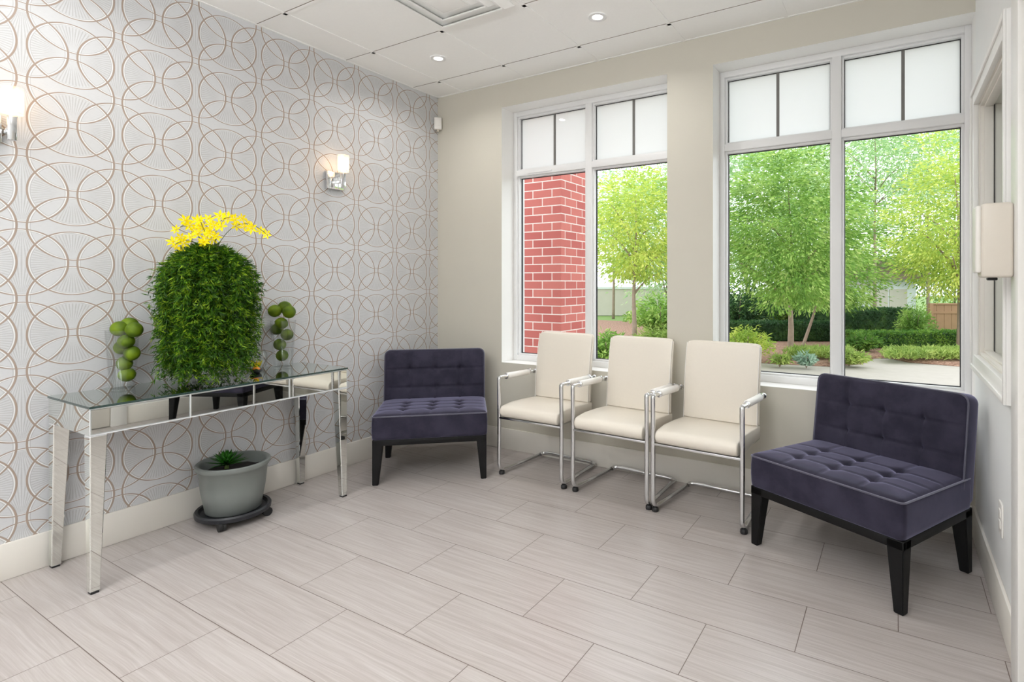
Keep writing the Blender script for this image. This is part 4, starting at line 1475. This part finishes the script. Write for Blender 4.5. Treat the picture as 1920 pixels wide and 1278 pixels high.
def hedge(name, label, p0, p1, depth, z0, z1, mat, n, L=.05, W=.03, group=None):
    t = thing(name, label, 'hedge', ((p0[0] + p1[0]) / 2, (p0[1] + p1[1]) / 2, z0), math.atan2(p1[1] - p0[1], p1[0] - p0[0]), group)
    ln = math.hypot(p1[0] - p0[0], p1[1] - p0[1]); h = z1 - z0
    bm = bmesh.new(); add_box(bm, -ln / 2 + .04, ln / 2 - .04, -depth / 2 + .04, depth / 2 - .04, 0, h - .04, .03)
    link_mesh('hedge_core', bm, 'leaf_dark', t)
    u = rng.uniform(-.5, .5, (n, 3)); u[:, 0] *= ln; u[:, 1] *= depth; u[:, 2] = (u[:, 2] + .5) * h
    f = rng.uniform(0, 1, n)
    a1 = f < .40; u[a1, 2] = h - rng.uniform(0, .05, a1.sum())
    a2 = (f >= .40) & (f < .88); u[a2, 1] = -depth / 2 + rng.uniform(0, .06, a2.sum())
    a3 = f >= .88; u[a3, 0] = np.sign(u[a3, 0]) * ln / 2
    d_ = rng.normal(size=(n, 3)) * .8
    d_[a1] += [0, 0, 1]; d_[a2] += [0, -1, .3]
    V, Fc = blades(u, d_, rng.uniform(.7, 1.3, n) * L, W)
    V[:, 2] = np.maximum(V[:, 2], 0)
    raw_mesh('hedge_leaves', V, Fc, mat, t)
    return t
G1 = GZ + .06
a = at(1590, 655, 11.6); b = at(2150, 655, 12.2)
hedge('clipped_hedge', 'low clipped green hedge along the front of the garden bed', (a.x, a.y), (b.x, b.y), .5, G1, .235, 'leaf_hedge', 11500)
a = at(1500, 612, 14.2); b = at(1702, 612, 14.2)
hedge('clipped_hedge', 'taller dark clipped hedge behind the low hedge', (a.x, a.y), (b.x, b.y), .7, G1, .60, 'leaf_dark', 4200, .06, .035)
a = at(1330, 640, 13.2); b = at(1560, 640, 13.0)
hedge('clipped_hedge', 'dark hedge behind the full green tree', (a.x, a.y), (b.x, b.y), .6, G1, .34, 'leaf_dark', 4200, .06, .035)

def bush(name, label, px, py, dp, ra, h, n, mat, L=.08, W=.025, group=None, droop=.2):
    c = at(px, py, dp)
    t = thing(name, label, 'shrub', (c.x, c.y, G1), 0, group)
    bm = bmesh.new()
    k = n // 12
    P_, D_ = [], []
    for s in range(k):
        a = rng.uniform(0, 2 * PI); q = rng.uniform(0, 1) ** .5
        end = np.array([math.cos(a) * ra * q, math.sin(a) * ra * q * .8, h * (1 - .55 * q * q) * rng.uniform(.7, 1.05)])
        for j in range(12):
            u = (j + 1) / 12
            p = end * np.array([u, u, u ** .7])
            P_.append(p); D_.append(rng.normal(size=3) * .7 + np.array([math.cos(a), math.sin(a), .3 - droop]))
    V, Fc = blades(P_, D_, rng.uniform(.7, 1.3, len(P_)) * L, W)
    V[:, 2] = np.maximum(V[:, 2], .0)
    raw_mesh('foliage', V, Fc, mat, t)
    bm = bmesh.new()
    for s in range(5):
        a = 2 * PI * s / 5
        add_tube(bm, [(0, 0, -.04), (math.cos(a) * ra * .2, math.sin(a) * ra * .2, h * .3), (math.cos(a) * ra * .5, math.sin(a) * ra * .5, h * .7)], .008, n=5)
    link_mesh('stem', bm, 'bark', t)
    return t
bush('garden_shrub', 'yellow-green shrub at the lower left of the right window', 1400, 640, 9.6, .50, .62, 3000, 'leaf_yellow')
bush('garden_shrub', 'pale grass-like shrub right of the trunk in the left window', 1235, 640, 9.6, .50, .62, 3000, 'leaf_ground', .13, .02)
bush('garden_shrub', 'dark leafy shrub left of the trunk in the left window', 1140, 655, 9.0, .46, .56, 2600, 'leaf_green', .10, .03)
bush('garden_shrub', 'bushy green conifer between the dark hedge and the fence', 1716, 622, 12.4, .42, .92, 3200, 'leaf_green')
bush('garden_shrub', 'rounded green shrub at the left end of the low hedge', 1618, 652, 10.9, .34, .40, 2000, 'leaf_hedge')
bush('garden_shrub', 'silvery blue-green plant to the right of the tree trunk', 1512, 668, 9.0, .17, .20, 500, 'leaf_blue', .09, .035)
bush('garden_shrub', 'small bright plant at the foot of the tree trunk', 1462, 668, 9.1, .17, .18, 500, 'leaf_ground', .08, .025)
bush('garden_shrub', 'leafy clump beside the window mullion, in front of the low hedge', 1592, 668, 9.2, .32, .24, 1800, 'leaf_ground', .10, .025)
bush('garden_shrub', 'tall dark shrub at the left of the right window', 1385, 600, 15.0, 1.25, 1.45, 5200, 'leaf_dark', .11, .045)
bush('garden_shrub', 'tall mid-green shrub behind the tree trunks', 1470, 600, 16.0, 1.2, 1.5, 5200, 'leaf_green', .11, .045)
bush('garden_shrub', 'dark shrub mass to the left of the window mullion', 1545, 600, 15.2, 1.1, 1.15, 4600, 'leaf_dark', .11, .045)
bush('garden_shrub', 'broad green shrub at the right of the left window', 1240, 600, 13.5, 1.0, 1.15, 4200, 'leaf_green', .11, .045)
# low ground cover, one continuous mat
P_, D_ = [], []
for px0, px1, y_, dp, w_, n in ((1480, 1590, 655, 10.0, .38, 2600), (1662, 2100, 668, 9.9, .42, 11000), (1120, 1260, 652, 10.4, .3, 1500)):
    A = at(px0, y_, dp); B = at(px1, y_, dp)
    for k in range(n):
        q = rng.uniform(0, 1)
        p = A.lerp(B, q)
        hh = rng.uniform(.01, .15)
        P_.append((p.x + rng.normal() * .05, p.y + rng.uniform(-w_, w_), G1 + hh)); D_.append((rng.normal(), rng.normal(), .9))
V, Fc = blades(P_, D_, rng.uniform(.06, .12, len(P_)), .022)
o = raw_mesh('ground_cover', V, Fc, 'leaf_ground'); tag(o, 'low pale green ground cover at the front of the planting bed', 'ground cover', kind='stuff')

# fence, garage, pale wall
a = at(1742, 618, 15.5); b = at(2300, 618, 15.5)
t = thing('wooden_fence', 'brown board fence behind the hedges at the right', 'fence', ((a.x + b.x) / 2, (a.y + b.y) / 2, GZ), math.atan2(b.y - a.y, b.x - a.x))
ln = (b - a).length
nb = 40
for i in range(nb):
    x0 = -ln / 2 + ln * i / nb
    bm = bmesh.new(); add_box(bm, x0 + .004, x0 + ln / nb - .004, -.012, .012, 0, .80, .003)
    link_mesh('board', bm, 'wood_fence', t)
bm = bmesh.new(); add_box(bm, -ln / 2, ln / 2, -.035, .035, .80, .84, .004); add_box(bm, -ln / 2, ln / 2, -.03, -.012, .55, .62, .002)
link_mesh('rail', bm, 'wood_fence', t)
for q in (-.495, -.36, -.2, -.04, .12, .28, .44):
    bm = bmesh.new(); add_box(bm, q * ln - .05, q * ln + .05, -.05, .05, 0, .82, .004)
    link_mesh('fence_post', bm, 'wood_fence', t)

c = at(1668, 530, 21)
t = thing('garage', 'low white building with brown roof beyond the hedges', 'building', (c.x, c.y, GZ), YAW)
bm = bmesh.new(); add_box(bm, -2.2, 1.0, 0, 3.5, 0, 1.62)
link_mesh('wall', bm, 'garage_white', t)
for x0 in (-.75, -.02):
    bm = bmesh.new(); add_box(bm, x0, x0 + .68, -.03, 0, .05, 1.18, .01)
    link_mesh('door', bm, 'concrete_pale', t)
bm = bmesh.new()
vs = [bm.verts.new(p) for p in ((-2.5, -.4, 1.56), (1.35, -.4, 1.56), (1.35, 3.9, 1.56), (-2.5, 3.9, 1.56), (-2.1, 1.5, 2.45), (.9, 1.5, 2.45))]
for f in ((0, 1, 5, 4), (1, 2, 5), (2, 3, 4, 5), (3, 0, 4), (3, 2, 1, 0)): bm.faces.new([vs[i] for i in f])
link_mesh('roof', bm, 'roof_brown', t)
c = at(1175, 575, 24)
t = thing('garden_wall', 'pale low wall beyond the garden, seen through the left window', 'wall', (c.x, c.y, GZ), YAW)
bm = bmesh.new(); add_box(bm, -2.5, 3.6, 0, .3, 0, 1.15)
link_mesh('wall_body', bm, 'concrete_pale', t)
bm = bmesh.new(); add_box(bm, -2.6, 3.7, -.05, .35, 1.15, 1.25, .01)
link_mesh('coping', bm, 'garage_white', t)
